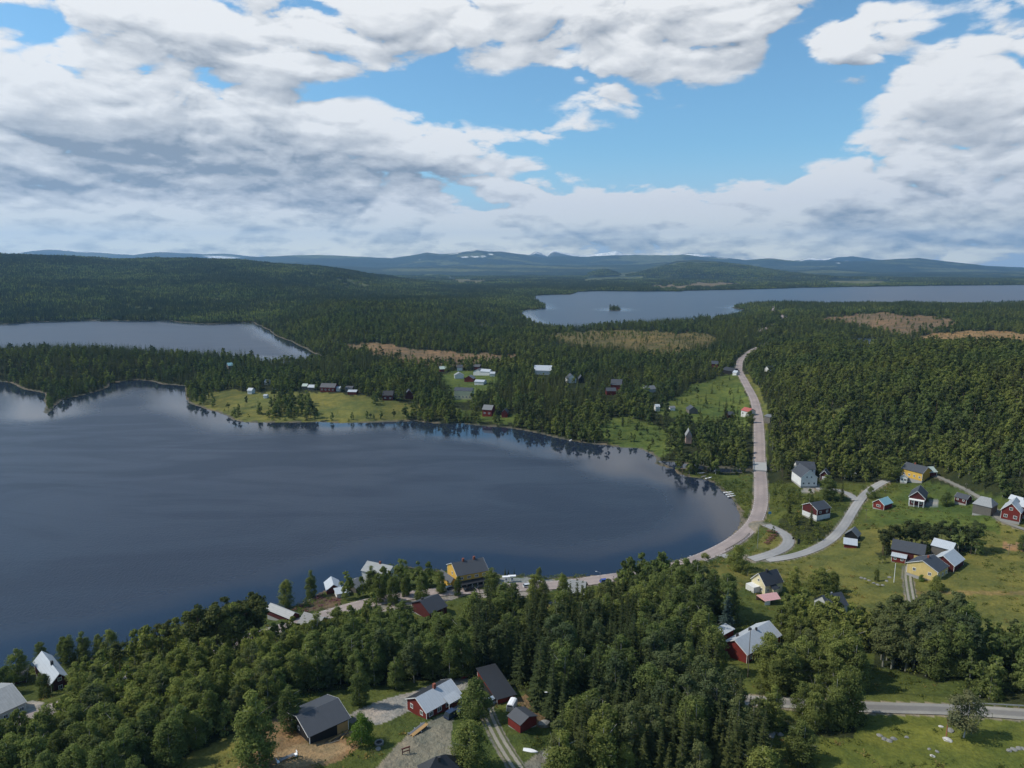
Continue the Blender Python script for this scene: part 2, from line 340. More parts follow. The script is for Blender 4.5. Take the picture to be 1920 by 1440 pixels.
LW = poly_world(LAKE); WW = poly_world(WESTLAKE); FW = poly_world(FARLAKE); RW = poly_world(RIVER); SW = poly_world(STREAM); IW = poly_world(ISLAND)
PW = poly_world(POND, POND_Z)
def lake_sdf(X, Y):
    d = poly_sdf(X, Y, LW)
    for P in (WW, FW, RW, SW): d = np.minimum(d, poly_sdf(X, Y, P))
    return np.maximum(d, -poly_sdf(X, Y, IW))
SDF = lake_sdf(GX, GY)
dl = np.maximum(SDF, 0)
wband = 10 + 0.035 * RR
shore = sstep(0, 1, dl / wband)
land = 0.12 + np.minimum(dl, 6) * .09 + (np.maximum(HG, 1.2) - .5) * shore
HG = np.where(SDF > 0, land, -0.25 - np.minimum(-SDF * .12, 4))
SP2 = poly_sdf(GX, GY, PW)
HG = np.where(SP2 < 0, POND_Z - .5, np.where(SP2 < 60, POND_Z + .4 + (HG - POND_Z - .4) * sstep(0, 60, SP2), HG))

LR = np.log(RG)
def gsample(G, X, Y):
    X = np.asarray(X, float); Y = np.asarray(Y, float)
    r = np.hypot(X, Y); th = np.arctan2(X, Y)
    i = np.clip(np.searchsorted(RG, r) - 1, 0, len(RG) - 2); j = np.clip(np.searchsorted(THG, th) - 1, 0, len(THG) - 2)
    fi = np.clip((r - RG[i]) / (RG[i + 1] - RG[i]), 0, 1); fj = np.clip((th - THG[j]) / (THG[j + 1] - THG[j]), 0, 1)
    return (G[i, j] * (1 - fi) + G[i + 1, j] * fi) * (1 - fj) + (G[i, j + 1] * (1 - fi) + G[i + 1, j + 1] * fi) * fj
def ground(X, Y): return gsample(HG, X, Y)
def at(px, py):
    """first point of the ground seen through a pixel"""
    d = px_dir(px, py); t = np.concatenate([np.arange(60, 900, 1.0), np.exp(np.arange(math.log(900), math.log(9000), .002))])
    X, Y, Z = d[0] * t, d[1] * t, HC + d[2] * t
    h = np.maximum(ground(X, Y), 0); k = np.argmax(Z < h)
    if k == 0: k = 1
    a = (Z[k - 1] - h[k - 1]); b = (h[k] - Z[k]); f = a / (a + b + 1e-9)
    tt = t[k - 1] + (t[k] - t[k - 1]) * f
    return Vector((d[0] * tt, d[1] * tt, float(ground(d[0] * tt, d[1] * tt))))

# ------------------------------------------------------------------ roads: centre lines, then the ground is graded to them
ROADS = {
    'main_road': (7.3, [(-120, 1420), (0, 1368), (100, 1330), (250, 1275), (400, 1222), (500, 1188), (600, 1156), (690, 1130), (790, 1112), (880, 1104), (960, 1101), (1050, 1099), (1130, 1088), (1200, 1078), (1270, 1063), (1330, 1043), (1380, 1016), (1413, 985), (1427, 950), (1427, 920), (1424, 880), (1424, 830), (1422, 780), (1414, 748), (1398, 718), (1385, 695), (1387, 676), (1408, 658), (1434, 647), (1446, 640)]),
    'main_road_far': (9, [(1420, 621), (1440, 614), (1473, 600), (1470, 594), (1448, 583), (1452, 574)]),
    'side_road': (4.4, [(1352, 1041), (1400, 1049), (1450, 1050), (1510, 1038), (1558, 1014), (1584, 985), (1600, 955), (1620, 926), (1650, 905), (1680, 893), (1720, 893)]),
    'drive_white_house': (4, [(1606, 938), (1590, 920), (1560, 914), (1530, 916)]),
    'lay_by': (5, [(1437, 984), (1466, 993), (1484, 1008), (1474, 1028), (1440, 1041), (1408, 1049)]),
    'farm_road': (3.0, [(1752, 891), (1790, 907), (1830, 928), (1868, 951), (1868, 964), (1862, 972), (1885, 985), (1925, 994)]),
    'upper_road': (4.5, [(1990, 1344), (1920, 1339), (1800, 1332), (1700, 1329), (1630, 1327), (1500, 1320), (1400, 1313), (1335, 1305)]),
    'lower_road': (4.6, [(1095, 1372), (1070, 1386), (1035, 1415), (1005, 1440), (980, 1462)]),
    'yard_track': (3.0, [(905, 1318), (918, 1345), (932, 1380), (950, 1412), (972, 1440), (985, 1462)]),
    'field_track': (3.0, [(1703, 1064), (1701, 1075), (1704, 1100), (1709, 1126), (1716, 1160)]),
}
def resample(P, step):
    P = np.array(P); seg = np.hypot(np.diff(P[:, 0]), np.diff(P[:, 1])); s = np.concatenate([[0], np.cumsum(seg)])
    n = max(2, int(s[-1] / step)); t = np.linspace(0, s[-1], n)
    return np.stack([np.interp(t, s, P[:, k]) for k in range(P.shape[1])], 1)
def smooth(a, k):
    for _ in range(k):
        b = a.copy(); b[1:-1] = a[:-2] * .25 + a[1:-1] * .5 + a[2:] * .25; a = b
    return a
ROADW = {}
for nm, (w, P) in ROADS.items():
    Q = np.array([tuple(at(*p)) for p in P])
    far = nm == 'main_road_far'
    Q = resample(Q, 8 if far else 3.0); Q[:, :2] = smooth(Q[:, :2], 14 if nm in ('main_road', 'side_road') else 6)
    z = np.maximum(ground(Q[:, 0], Q[:, 1]), 1.3); z = smooth(z, 40)
    Q[:, 2] = z; ROADW[nm] = (w, Q)
ROADD = np.full(GX.shape, 1e9)
for nm, (w, Q) in ROADW.items():
    m = (GX > Q[:, 0].min() - 40) & (GX < Q[:, 0].max() + 40) & (GY > Q[:, 1].min() - 40) & (GY < Q[:, 1].max() + 40)
    x, y = GX[m], GY[m]; best = np.full(x.shape, 1e9); bz = np.zeros(x.shape)
    for i in range(len(Q) - 1):
        ex, ey = Q[i + 1, :2] - Q[i, :2]; L2 = ex * ex + ey * ey + 1e-9
        t = np.clip(((x - Q[i, 0]) * ex + (y - Q[i, 1]) * ey) / L2, 0, 1)
        dd = np.hypot(x - Q[i, 0] - t * ex, y - Q[i, 1] - t * ey); k = dd < best
        best[k] = dd[k]; bz[k] = (Q[i, 2] + (Q[i + 1, 2] - Q[i, 2]) * t)[k]
    h = HG[m]; f = 1 - sstep(w / 2 + 1.6, w / 2 + 8, best)
    if nm == 'main_road': f = np.where(SDF[m] < 0, 0, f)
    HG[m] = h + (bz - 0.16 - h) * f
    ROADD[m] = np.minimum(ROADD[m], best - w / 2)
# ================================================================== land cover
C_GRASS, C_MEADOW, C_LUSH, C_DRY = (.064, .082, .022), (.112, .116, .034), (.078, .104, .026), (.16, .13, .055)
C_DIRT, C_SAND, C_GRAVEL, C_PINK = (.20, .135, .075), (.26, .19, .11), (.25, .245, .235), (.27, .235, .215)
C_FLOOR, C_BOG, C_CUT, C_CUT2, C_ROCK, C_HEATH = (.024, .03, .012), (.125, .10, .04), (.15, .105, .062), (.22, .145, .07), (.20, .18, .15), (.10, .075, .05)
# forest zones close to the camera: polygon of the trees' feet, spacing (m), mix, heights (m), words for the label
# mix: birch, spruce, pine, bush, aspen
NEAR_ZONES = [
    ([(-60, 1445), (-60, 1415), (30, 1392), (75, 1388), (140, 1345), (190, 1318), (300, 1290), (400, 1252), (480, 1232), (560, 1262), (640, 1262), (690, 1268), (650, 1292), (560, 1300), (530, 1328), (455, 1368), (360, 1412), (290, 1450), (270, 1500), (-60, 1500)], 5.0, (.80, .05, .0, .1, .05), (8.5, 14.5), 'in the wood left of the black house'),
    ([(140, 1335), (190, 1300), (300, 1272), (400, 1235), (480, 1215), (520, 1203), (560, 1195), (560, 1250), (480, 1232), (400, 1250), (300, 1288), (190, 1318)], 5.6, (.85, .05, .0, .1, .0), (6.5, 10), 'by the lakeside road'),
    ([(560, 1262), (560, 1225), (630, 1202), (700, 1200), (780, 1200), (850, 1198), (880, 1198), (890, 1270), (820, 1278), (760, 1275), (720, 1285), (640, 1285)], 5.4, (.78, .1, .0, .07, .05), (10, 16), 'behind the red house'),
    ([(880, 1202), (900, 1192), (960, 1190), (1060, 1188), (1120, 1172), (1180, 1165), (1190, 1300), (1130, 1380), (1080, 1378), (1050, 1372), (1010, 1330), (990, 1300), (890, 1268)], 4.0, (.10, .85, .0, .0, .05), (14, 21), 'in the dense central spruce stand'),
    ([(1075, 1400), (1090, 1378), (1140, 1370), (1190, 1290), (1240, 1270), (1330, 1300), (1345, 1330), (1370, 1355), (1410, 1400), (1440, 1450), (1440, 1500), (1030, 1500), (1050, 1440)], 4.4, (.17, .60, .0, .02, .21), (12, 19), 'in the wood beside the bottom junction'),
    ([(1180, 1160), (1160, 1128), (1230, 1115), (1300, 1120), (1350, 1140), (1385, 1165), (1350, 1180), (1330, 1200), (1325, 1240), (1345, 1262), (1320, 1300), (1240, 1272), (1190, 1290)], 4.7, (.38, .50, .0, .04, .08), (12, 18), 'left of the pale roofed red shed'),
    ([(1150, 1128), (1160, 1112), (1185, 1098), (1240, 1092), (1300, 1110), (1300, 1122), (1160, 1130)], 5.0, (.8, .15, 0, .05, 0), (11, 16), 'in the grove below the village road'),
    ([(1460, 1195), (1480, 1160), (1520, 1165), (1600, 1178), (1640, 1190), (1700, 1192), (1720, 1215), (1600, 1225), (1560, 1240), (1500, 1245)], 5.0, (.78, .12, .0, .04, .06), (10, 14), 'in the strip behind the red gable house'),
    ([(1500, 1262), (1560, 1245), (1590, 1262), (1610, 1300), (1625, 1345), (1600, 1372), (1560, 1368), (1530, 1352), (1470, 1330), (1410, 1305), (1440, 1285)], 5.0, (.75, .03, .0, .05, .17), (11, 17), 'right of the red gable house'),
    ([(1640, 1250), (1640, 1212), (1700, 1200), (1800, 1205), (1830, 1225), (1820, 1262), (1790, 1272), (1760, 1282), (1700, 1262)], 4.3, (.12, .05, .0, .03, .80), (14, 18), 'in the grove above the upper road'),
    ([(1810, 1300), (1830, 1225), (1880, 1200), (1960, 1200), (2040, 1210), (2040, 1318), (1860, 1318), (1815, 1314)], 5.4, (.80, .03, .0, .14, .03), (7, 12), 'on the bank above the upper road'),
    ([(1642, 1035), (1660, 1028), (1740, 1020), (1790, 1025), (1830, 1030), (1828, 1040), (1760, 1036), (1700, 1036), (1650, 1046)], 3.6, (.30, .10, .60, .0, .0), (10, 14), 'in the clump behind the long barn'),
    ([(1445, 1003), (1470, 968), (1512, 960), (1530, 985), (1560, 985), (1548, 1008), (1515, 1022), (1478, 1008)], 5.8, (.5, .12, .0, .38, .0), (3, 7), 'on the bank between the two roads'),
    ([(1450, 965), (1448, 900), (1495, 915), (1500, 930), (1600, 945), (1585, 962), (1570, 960), (1520, 955), (1480, 955)], 7.2, (.35, .2, .0, .45, .0), (3, 8), 'on the bank below the white house'),
    ([(1350, 905), (1385, 905), (1412, 900), (1408, 940), (1395, 950), (1372, 925)], 7.0, (.2, 0, 0, .8, 0), (2, 4), 'between rowing boats and main road'),
    ([(690, 1115), (700, 1100), (760, 1095), (830, 1098), (850, 1110), (800, 1112), (760, 1128), (700, 1140), (640, 1140), (640, 1118)], 6.5, (.85, .05, 0, .1, 0), (8, 13), 'around the white villa by the lake'),
    ([(560, 1148), (600, 1140), (650, 1150), (700, 1150), (760, 1160), (700, 1178), (620, 1192), (560, 1205), (545, 1175)], 8.5, (.8, .1, 0, .1, 0), (7, 11), 'near the yellow cottage'),
    ([(352, 1252), (362, 1237), (430, 1224), (492, 1206), (486, 1222), (420, 1243)], 4.6, (.04, .02, .94, .0, .0), (18, 22), 'in the pine row before the lakeside road'),
    ([(225, 1262), (240, 1238), (300, 1224), (380, 1202), (402, 1192), (396, 1206), (300, 1242), (232, 1264)], 6.2, (.6, .1, .3, .0, .0), (10, 14), 'between the lakeside road and the water'),
    ([(-40, 1330), (-20, 1288), (40, 1272), (215, 1236), (225, 1264), (150, 1288), (90, 1276), (40, 1300)], 7.5, (.7, .1, .0, .2, .0), (7, 11), 'along the water at the left'),
    ([(770, 1205), (760, 1180), (840, 1168), (900, 1165), (960, 1165), (1040, 1170), (1060, 1186), (960, 1188), (900, 1190), (850, 1196)], 7.5, (.35, .4, .0, .25, .0), (6, 9), 'at the near edge of the village'),
    ([(1340, 1347), (1400, 1340), (1480, 1348), (1560, 1362), (1610, 1366), (1600, 1386), (1540, 1380), (1480, 1372), (1420, 1378), (1380, 1372)], 5.8, (.62, .28, .0, .10, .0), (9, 14), 'just below the upper road'),
]
# open ground farther off: (polygon, colour, tree spacing or 0, kind of the few trees)
OPEN = [
    ([(352, 748), (395, 735), (440, 731), (520, 736), (600, 735), (680, 742), (745, 752), (775, 758), (800, 762), (760, 778), (750, 792), (640, 796), (560, 797), (470, 796), (436, 790), (400, 772), (378, 764)], C_MEADOW, 0),
    ([(640, 648), (700, 641), (780, 655), (860, 662), (960, 664), (1010, 672), (940, 682), (850, 690), (780, 684), (700, 666)], C_CUT, 15),
    ([(1000, 632), (1060, 622), (1180, 619), (1330, 626), (1350, 645), (1290, 660), (1240, 668), (1180, 660), (1080, 650)], C_BOG, 10),
    ([(1215, 663), (1262, 662), (1256, 668), (1222, 668)], (.30, .24, .04), 0),
    ([(1515, 603), (1560, 594), (1640, 584), (1700, 590), (1780, 597), (1800, 608), (1760, 622), (1700, 632), (1660, 628), (1600, 608)], C_CUT, 17),
    ([(1680, 652), (1750, 625), (1850, 620), (1990, 628), (1990, 656), (1800, 653)], C_CUT2, 19),
    ([(1230, 772), (1262, 745), (1300, 722), (1380, 700), (1392, 712), (1405, 750), (1410, 790), (1400, 808), (1330, 800), (1250, 780)], C_LUSH, 14),
    ([(1394, 706), (1404, 700), (1425, 735), (1440, 765), (1442, 805), (1428, 812), (1424, 770), (1412, 735)], C_MEADOW, 30),
    ([(822, 706), (860, 694), (925, 696), (945, 708), (930, 722), (900, 748), (850, 756), (838, 735)], C_LUSH, 30),
    ([(1110, 812), (1130, 790), (1180, 780), (1240, 800), (1270, 830), (1245, 858), (1210, 848), (1150, 836)], C_LUSH, 7.5),
    ([(1498, 784), (1540, 770), (1575, 766), (1580, 778), (1530, 788)], C_MEADOW, 0),
    ([(840, 765), (905, 772), (960, 778), (960, 792), (905, 792), (860, 786)], C_LUSH, 12),
    ([(500, 492), (545, 495), (600, 507), (628, 520), (600, 521), (540, 506)], (.08, .10, .04), 17), ([(625, 524), (665, 521), (712, 540), (690, 549), (650, 538)], (.085, .10, .042), 17), ([(380, 566), (400, 558), (420, 562), (410, 570)], (.08, .10, .04), 12), ([(330, 600), (200, 575), (160, 560), (260, 566)], (.07, .09, .035), 7),  # first two: young forest coloured paler to stand for sunlight through cloud gaps
    ([(1080, 520), (1210, 515), (1215, 524), (1100, 530)], (.12, .12, .05), 0), ([(1220, 535), (1330, 530), (1420, 534), (1330, 541), (1230, 541)], (.15, .12, .07), 0),
    ([(1580, 520), (1650, 522), (1700, 532), (1600, 534), (1540, 530)], (.12, .12, .05), 0), ([(800, 520), (900, 524), (930, 534), (860, 532)], (.12, .11, .05), 0),
    ([(1575, 654), (1672, 652), (1690, 664), (1600, 670)], C_LUSH, 30),
    ([(930, 558), (985, 552), (992, 562), (940, 566)], C_CUT, 40),
]
# colours of open ground close by
PAINT = [
    ([(1570, 1000), (1640, 990), (1760, 970), (1990, 985), (1990, 1180), (1800, 1190), (1700, 1175), (1620, 1150), (1560, 1110), (1480, 1085), (1400, 1075), (1420, 1058), (1500, 1050)], C_MEADOW),
    ([(1280, 1075), (1330, 1055), (1400, 1062), (1420, 1085), (1380, 1110), (1310, 1105)], C_MEADOW),
    ([(1610, 950), (1700, 915), (1860, 955), (1880, 1000), (1740, 985), (1640, 985)], C_LUSH),
    ([(1405, 1045), (1420, 1020), (1440, 995), (1462, 1000), (1470, 1012), (1455, 1030)], C_MEADOW),
    ([(285, 1450), (350, 1412), (450, 1366), (530, 1332), (560, 1338), (540, 1400), (420, 1470)], C_MEADOW),
    ([(440, 1450), (470, 1390), (520, 1340), (560, 1330), (660, 1370), (675, 1400), (640, 1425), (560, 1450)], C_DIRT),
    ([(500, 1420), (560, 1395), (640, 1392), (660, 1402), (600, 1432), (540, 1440)], C_SAND),
    ([(655, 1340), (700, 1318), (760, 1300), (830, 1278), (880, 1268), (905, 1272), (895, 1290), (860, 1295), (770, 1330), (735, 1350), (705, 1360), (680, 1350)], C_GRAVEL),
    ([(700, 1445), (735, 1408), (770, 1370), (830, 1340), (850, 1345), (845, 1390), (870, 1440), (860, 1470), (690, 1470)], (.20, .18, .14)),
    ([(880, 1325), (905, 1310), (930, 1312), (925, 1332), (905, 1345)], (.2, .19, .16)),
    ([(960, 1310), (1000, 1300), (1030, 1330), (1045, 1360), (1010, 1365), (990, 1335)], C_DIRT),
    ([(880, 1108), (900, 1098), (935, 1082), (1000, 1084), (1060, 1088), (1060, 1094), (1000, 1122), (930, 1120), (880, 1124)], C_PINK),
    ([(940, 1082), (1000, 1084), (1045, 1088), (1000, 1096), (945, 1096)], C_GRAVEL),
    ([(660, 1128), (700, 1118), (740, 1110), (850, 1104), (890, 1108), (850, 1125), (720, 1148)], C_PINK),
    ([(1408, 905), (1420, 900), (1416, 940), (1424, 970), (1414, 960), (1406, 930)], C_GRAVEL),
    ([(1500, 918), (1530, 908), (1545, 914), (1535, 922), (1505, 925)], C_GRAVEL),
    ([(1400, 822), (1420, 818), (1420, 832)], C_GRAVEL),
    ([(1720, 1055), (1700, 1060), (1698, 1070), (1716, 1072)], C_DRY),
    ([(1730, 940), (1760, 936), (1758, 950), (1735, 952)], C_GRAVEL),
    ([(1340, 1210), (1372, 1195), (1365, 1225), (1345, 1235)], C_MEADOW), ([(1660, 1330), (1990, 1345), (1990, 1460), (1500, 1460), (1540, 1390), (1600, 1370)], (.095, .115, .026)),
    ([(560, 1150), (600, 1120), (650, 1108), (650, 1130), (600, 1160)], C_HEATH), ([(20, 1330), (60, 1312), (85, 1318), (60, 1340)], C_GRAVEL),
    ([(1880, 1018), (1930, 1018), (1930, 1035), (1880, 1030)], C_DIRT), ([(1700, 1108), (1930, 1108), (1930, 1116), (1700, 1114)], C_DRY),
]
NEAR_PY = 892
def is_near(px, py, X, Y):
    return (np.hypot(X, Y) < 560) & (Y > 0) & ~((py < 905) & (px > 1440)) & ~((px < 1420) & (py < 890)) & ~((px > 1600) & (py < 893 + np.clip((px - 1700) * .22, 0, 55)))

PXG, PYG = project(GX, GY, HG)
jx = fbm(GX / (RR * .012), GY / (RR * .012), 51, 3) * 9 + fbm(GX / (RR * .004), GY / (RR * .004), 52, 2) * 5; jy = fbm(GX / (RR * .012), GY / (RR * .012), 61, 3) * 4.5 + fbm(GX / (RR * .004), GY / (RR * .004), 62, 2) * 2.5
PJX, PJY = PXG + jx, PYG + jy
COLR = np.zeros(GX.shape + (3,))
nearm = is_near(PXG, PYG, GX, GY)
fl = fbm(GX / 60, GY / 60, 71, 4)[..., None]
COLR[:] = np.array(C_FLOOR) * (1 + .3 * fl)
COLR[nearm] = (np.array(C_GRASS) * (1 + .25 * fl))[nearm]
for P, c in PAINT:
    m = in_poly(PXG + jx * .35, PYG + jy * .35, P) & nearm; COLR[m] = c
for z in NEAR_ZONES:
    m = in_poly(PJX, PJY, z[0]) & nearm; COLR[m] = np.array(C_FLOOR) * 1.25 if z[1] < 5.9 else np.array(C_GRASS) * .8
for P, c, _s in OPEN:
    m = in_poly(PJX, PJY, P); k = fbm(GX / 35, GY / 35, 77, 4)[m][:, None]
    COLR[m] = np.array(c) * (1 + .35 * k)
far = RR > 6500
fc = fbm(GX / 900, GY / 500, 81, 5)
COLR[far] = (np.array((.024, .038, .022)) * (1 + .5 * fc[..., None]))[far]
cl = far & (fbm(GX / 1400, GY / 700, 85, 4) > .16); COLR[cl] = (.085, .10, .045)
fell = sstep(330, 520, HG + 90 * fc)[..., None] * (RR > 9000)[..., None]
COLR = COLR * (1 - fell) + np.array((.085, .08, .06)) * fell
sn = np.where(RR > 19500, sstep(.0, .12, fbm(GX / 1500, GY / 900, 91, 5) + (HG - 420) / 700), sstep(.34, .40, fbm(GX / 600, GY / 400, 91, 5) + (HG - 400) / 600) * (RR > 14000))[..., None]
COLR = COLR * (1 - sn) + np.array((.85, .87, .9)) * sn
bank = (SDF > -3) & (SDF < 1.6 + RR * .0014) & (RR < 3500)
COLR[bank] = np.array((.11, .10, .08))
verge = (ROADD < .55) & (ROADD > -20) & (SDF > 0); COLR[verge] = (.19, .175, .145)
COLR[SDF < -2] = (.02, .02, .015)

def vattr(me, name, data, typ='FLOAT_COLOR', dom='POINT'):
    a = me.attributes.new(name, typ, dom)
    if typ == 'FLOAT_COLOR':
        d = np.ones((len(data), 4), np.float32); d[:, :3] = data; a.data.foreach_set('color', d.ravel())
    else: a.data.foreach_set('value', np.asarray(data, np.float32).ravel())
def grid_mesh(name, X, Y, Z):
    nr, nc = X.shape; me = bpy.data.meshes.new(name)
    co = np.stack([X, Y, Z], -1).reshape(-1, 3).astype(np.float32)
    idx = np.arange(nr * nc).reshape(nr, nc)
    q = np.stack([idx[:-1, :-1], idx[:-1, 1:], idx[1:, 1:], idx[1:, :-1]], -1).reshape(-1, 4)[:, ::-1]
    me.vertices.add(len(co)); me.vertices.foreach_set('co', co.ravel())
    me.loops.add(q.size); me.loops.foreach_set('vertex_index', q.ravel().astype(np.int32))
    me.polygons.add(len(q)); me.polygons.foreach_set('loop_start', np.arange(0, q.size, 4, dtype=np.int32)); me.polygons.foreach_set('loop_total', np.full(len(q), 4, np.int32))
    me.update(calc_edges=True); me.polygons.foreach_set('use_smooth', np.ones(len(q), bool)); return me
def link(o, parent=None):
    COL.objects.link(o)
    if parent is not None: o.parent = parent
    return o
def tag(o, label=None, cat=None, group=None, kind=None):
    if label: o['label'] = label
    if cat: o['category'] = cat
    if group: o['group'] = group
    if kind: o['kind'] = kind
    return o
def material(name):
    m = bpy.data.materials.new(name); m.use_nodes = True; t = NT(m.node_tree)
    for n in list(t.n): t.n.remove(n)
    out = t.new('ShaderNodeOutputMaterial'); return m, t, out
def principled(t, out, col, rough=.8, metal=0.0, bump=None, bstr=.3, bdist=.05, spec=.3):
    p = t.new('ShaderNodeBsdfPrincipled'); t.put(p.inputs['Base Color'], col); t.put(p.inputs['Roughness'], rough); t.put(p.inputs['Metallic'], metal)
    p.inputs['Specular IOR Level'].default_value = spec
    if bump is not None:
        b = t.new('ShaderNodeBump'); b.inputs['Strength'].default_value = bstr; b.inputs['Distance'].default_value = bdist
        t.l.new(bump, b.inputs['Height']); t.l.new(b.outputs[0], p.inputs['Normal'])
    t.l.new(p.outputs[0], out.inputs[0]); return p
def geo_pos(t): return t.new('ShaderNodeNewGeometry').outputs['Position']

m_ground, t, out = material('ground_cover'); P = geo_pos(t)
base = t.attr('cover')
n_a = t.noise(P, .9, 6, .65); n_b = t.noise(P, .11, 5, .6); n_c = t.noise(P, .02, 4, .55)
col = t.mix(1.0, base, t.mix(n_a, (.45, .47, .42), (1.55, 1.5, 1.5)), 'MULTIPLY')
col = t.mix(1.0, col, t.mix(t.ramp(n_b, .3, .7), (.70, .78, .8), (1.30, 1.2, 1.1)), 'MULTIPLY')
col = t.mix(1.0, col, t.mix(t.ramp(n_c, .35, .65), (.85, .92, .95), (1.14, 1.06, 1.0)), 'MULTIPLY')
n_f = t.noise(P, .012, 8, .72); colf = t.mix(t.m('MULTIPLY', t.ramp(t.vm('LENGTH', P), 5000, 8000), 1.0), col, t.mix(1.0, col, t.mix(t.ramp(n_f, .38, .62), (.5, .5, .55), (1.5, 1.5, 1.4)), 'MULTIPLY'))
principled(t, out, colf, 1.0, 0, t.m('ADD', n_a, t.m('MULTIPLY', n_f, 30.0)), .6, .35, .1)
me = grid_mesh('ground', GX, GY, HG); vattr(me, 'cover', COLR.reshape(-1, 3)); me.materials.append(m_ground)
gnd = link(bpy.data.objects.new('ground', me)); tag(gnd, 'grassy and wooded land around the lakes', kind='structure')

# ------------------------------------------------------------------ water
def water_mat(name, rough=.33):
    m, t, out = material(name); P = geo_pos(t)
    calm = t.attr('calm', 'Fac')
    w1 = t.noise(t.vm('MULTIPLY', P, (1.0, .6, 1)), .9, 5, .65, .2); w2 = t.noise(P, .09, 3, .5); near = t.ramp(t.vm('LENGTH', P), 350, 1500, 1.0, .05); w3 = t.noise(t.vm('MULTIPLY', P, (.5, 1.6, 1)), .013, 4, .6, 1.5)
    wind = t.m('ADD', .6, t.m('MULTIPLY', t.m('MULTIPLY', t.m('SUBTRACT', t.ramp(w3, .38, .62), .5), .7), near))                                             # bands of wind and slick water
    bstr = t.m('MULTIPLY', t.m('SUBTRACT', 1.0, t.m('MULTIPLY', calm, .96)), t.m('MULTIPLY', near, t.m('ADD', .7, t.m('MULTIPLY', wind, .3))))
    b = t.new('ShaderNodeBump'); t.put(b.inputs['Strength'], bstr); b.inputs['Distance'].default_value = .30
    t.put(b.inputs['Height'], t.m('ADD', w1, t.m('MULTIPLY', w2, .15)))
    p = t.new('ShaderNodeBsdfPrincipled'); t.put(p.inputs['Base Color'], (.014, .021, .037)); p.inputs['IOR'].default_value = 1.333
    rr = t.m('ADD', .05, t.m('MULTIPLY', t.m('MULTIPLY', t.m('SUBTRACT', 1.0, calm), t.m('ADD', .6, t.m('MULTIPLY', wind, .4))), rough))
    t.put(p.inputs['Roughness'], rr); t.l.new(b.outputs[0], p.inputs['Normal']); t.l.new(p.outputs[0], out.inputs[0]); return m
m_water = water_mat('lake_water')
wth = np.radians(np.linspace(-80, 80, 240)); wr = np.concatenate([[30], np.exp(np.linspace(math.log(60), math.log(27500), 300))])
wt, wrr = np.meshgrid(wth, wr); WX, WY = np.sin(wt) * wrr, np.cos(wt) * wrr
me = grid_mesh('water', WX, WY, WX * 0.0)
ds = -lake_sdf(WX, WY); wpx, wpy = project(WX, WY, WX * 0)
calm = np.clip(sstep(48, 10, ds) + 0, 0, 1) * sstep(3000, 1000, wrr)
calm = np.maximum(calm, sstep(62, 35, ds) * sstep(700, 820, wpx) * (wpy < 930) * (wpy > 700) * sstep(930, 870, wpy))
vattr(me, 'calm', calm.ravel(), 'FLOAT'); me.materials.append(m_water)
wat = link(bpy.data.objects.new('water', me)); tag(wat, 'dark rippled water of the lakes', kind='structure')
me = bpy.data.meshes.new('pond_water'); c = PW.mean(0)
me.from_pydata([(float(c[0] + (a - c[0]) * 1.03), float(c[1] + (b - c[1]) * 1.03), POND_Z) for a, b in PW], [], [tuple(range(len(PW)))]); me.update(); me.materials.append(m_water)
pw = link(bpy.data.objects.new('water', me)); tag(pw, 'small blue pond in the forest before the clearing', kind='structure')

# ------------------------------------------------------------------ roads
def road_material(name, col, tracks=True):
    m, t, out = material(name); P = geo_pos(t); u = t.attr('across', 'Fac')
    n = t.noise(P, 1.2, 5, .6); n2 = t.noise(P, .07, 4, .6)
    c = t.mix(1.0, col, t.mix(n, (.8, .8, .8), (1.2, 1.2, 1.2)), 'MULTIPLY')
    c = t.mix(1.0, c, t.mix(t.ramp(n2, .35, .65), (.86, .86, .87), (1.12, 1.1, 1.08)), 'MULTIPLY')
    if tracks == 1:      # worn wheel paths
        w = t.ramp(t.m('ABSOLUTE', t.m('SUBTRACT', t.m('ABSOLUTE', u), .45)), .0, .28, 1, 0)
        c = t.mix(t.m('MULTIPLY', w, .35), c, tuple(k * .72 for k in col))
    if tracks == 2:      # grass between and beside two wheel tracks
        w = t.ramp(t.m('ADD', t.m('ABSOLUTE', t.m('SUBTRACT', t.m('ABSOLUTE', u), .52)), t.m('MULTIPLY', t.m('SUBTRACT', n, .5), .35)), .18, .34)
        c = t.mix(w, c, (.09, .10, .04))
    if tracks == 3:
        w = t.ramp(t.m('ABSOLUTE', t.m('ADD', u, .05)), .3, .62, 1, 0); c = t.mix(t.m('MULTIPLY', w, .6), c, (.105, .10, .10))
    principled(t, out, c, .9, 0, n, .3, .03, .25); return m
m_pink = road_material('pinkish_asphalt', (.30, .25, .23), 1); m_grav = road_material('grey_gravel', (.29, .285, .275), 1)
m_trk = road_material('wheel_tracks', (.26, .24, .20), 2); m_up = road_material('worn_asphalt', (.24, .23, .205), 3); m_low = road_material('gravel_lane', (.23, .22, .19), 1)
m_white = bpy.data.materials.new('road_paint'); m_white.use_nodes = True; m_white.node_tree.nodes['Principled BSDF'].inputs[0].default_value = (.7, .7, .68, 1)
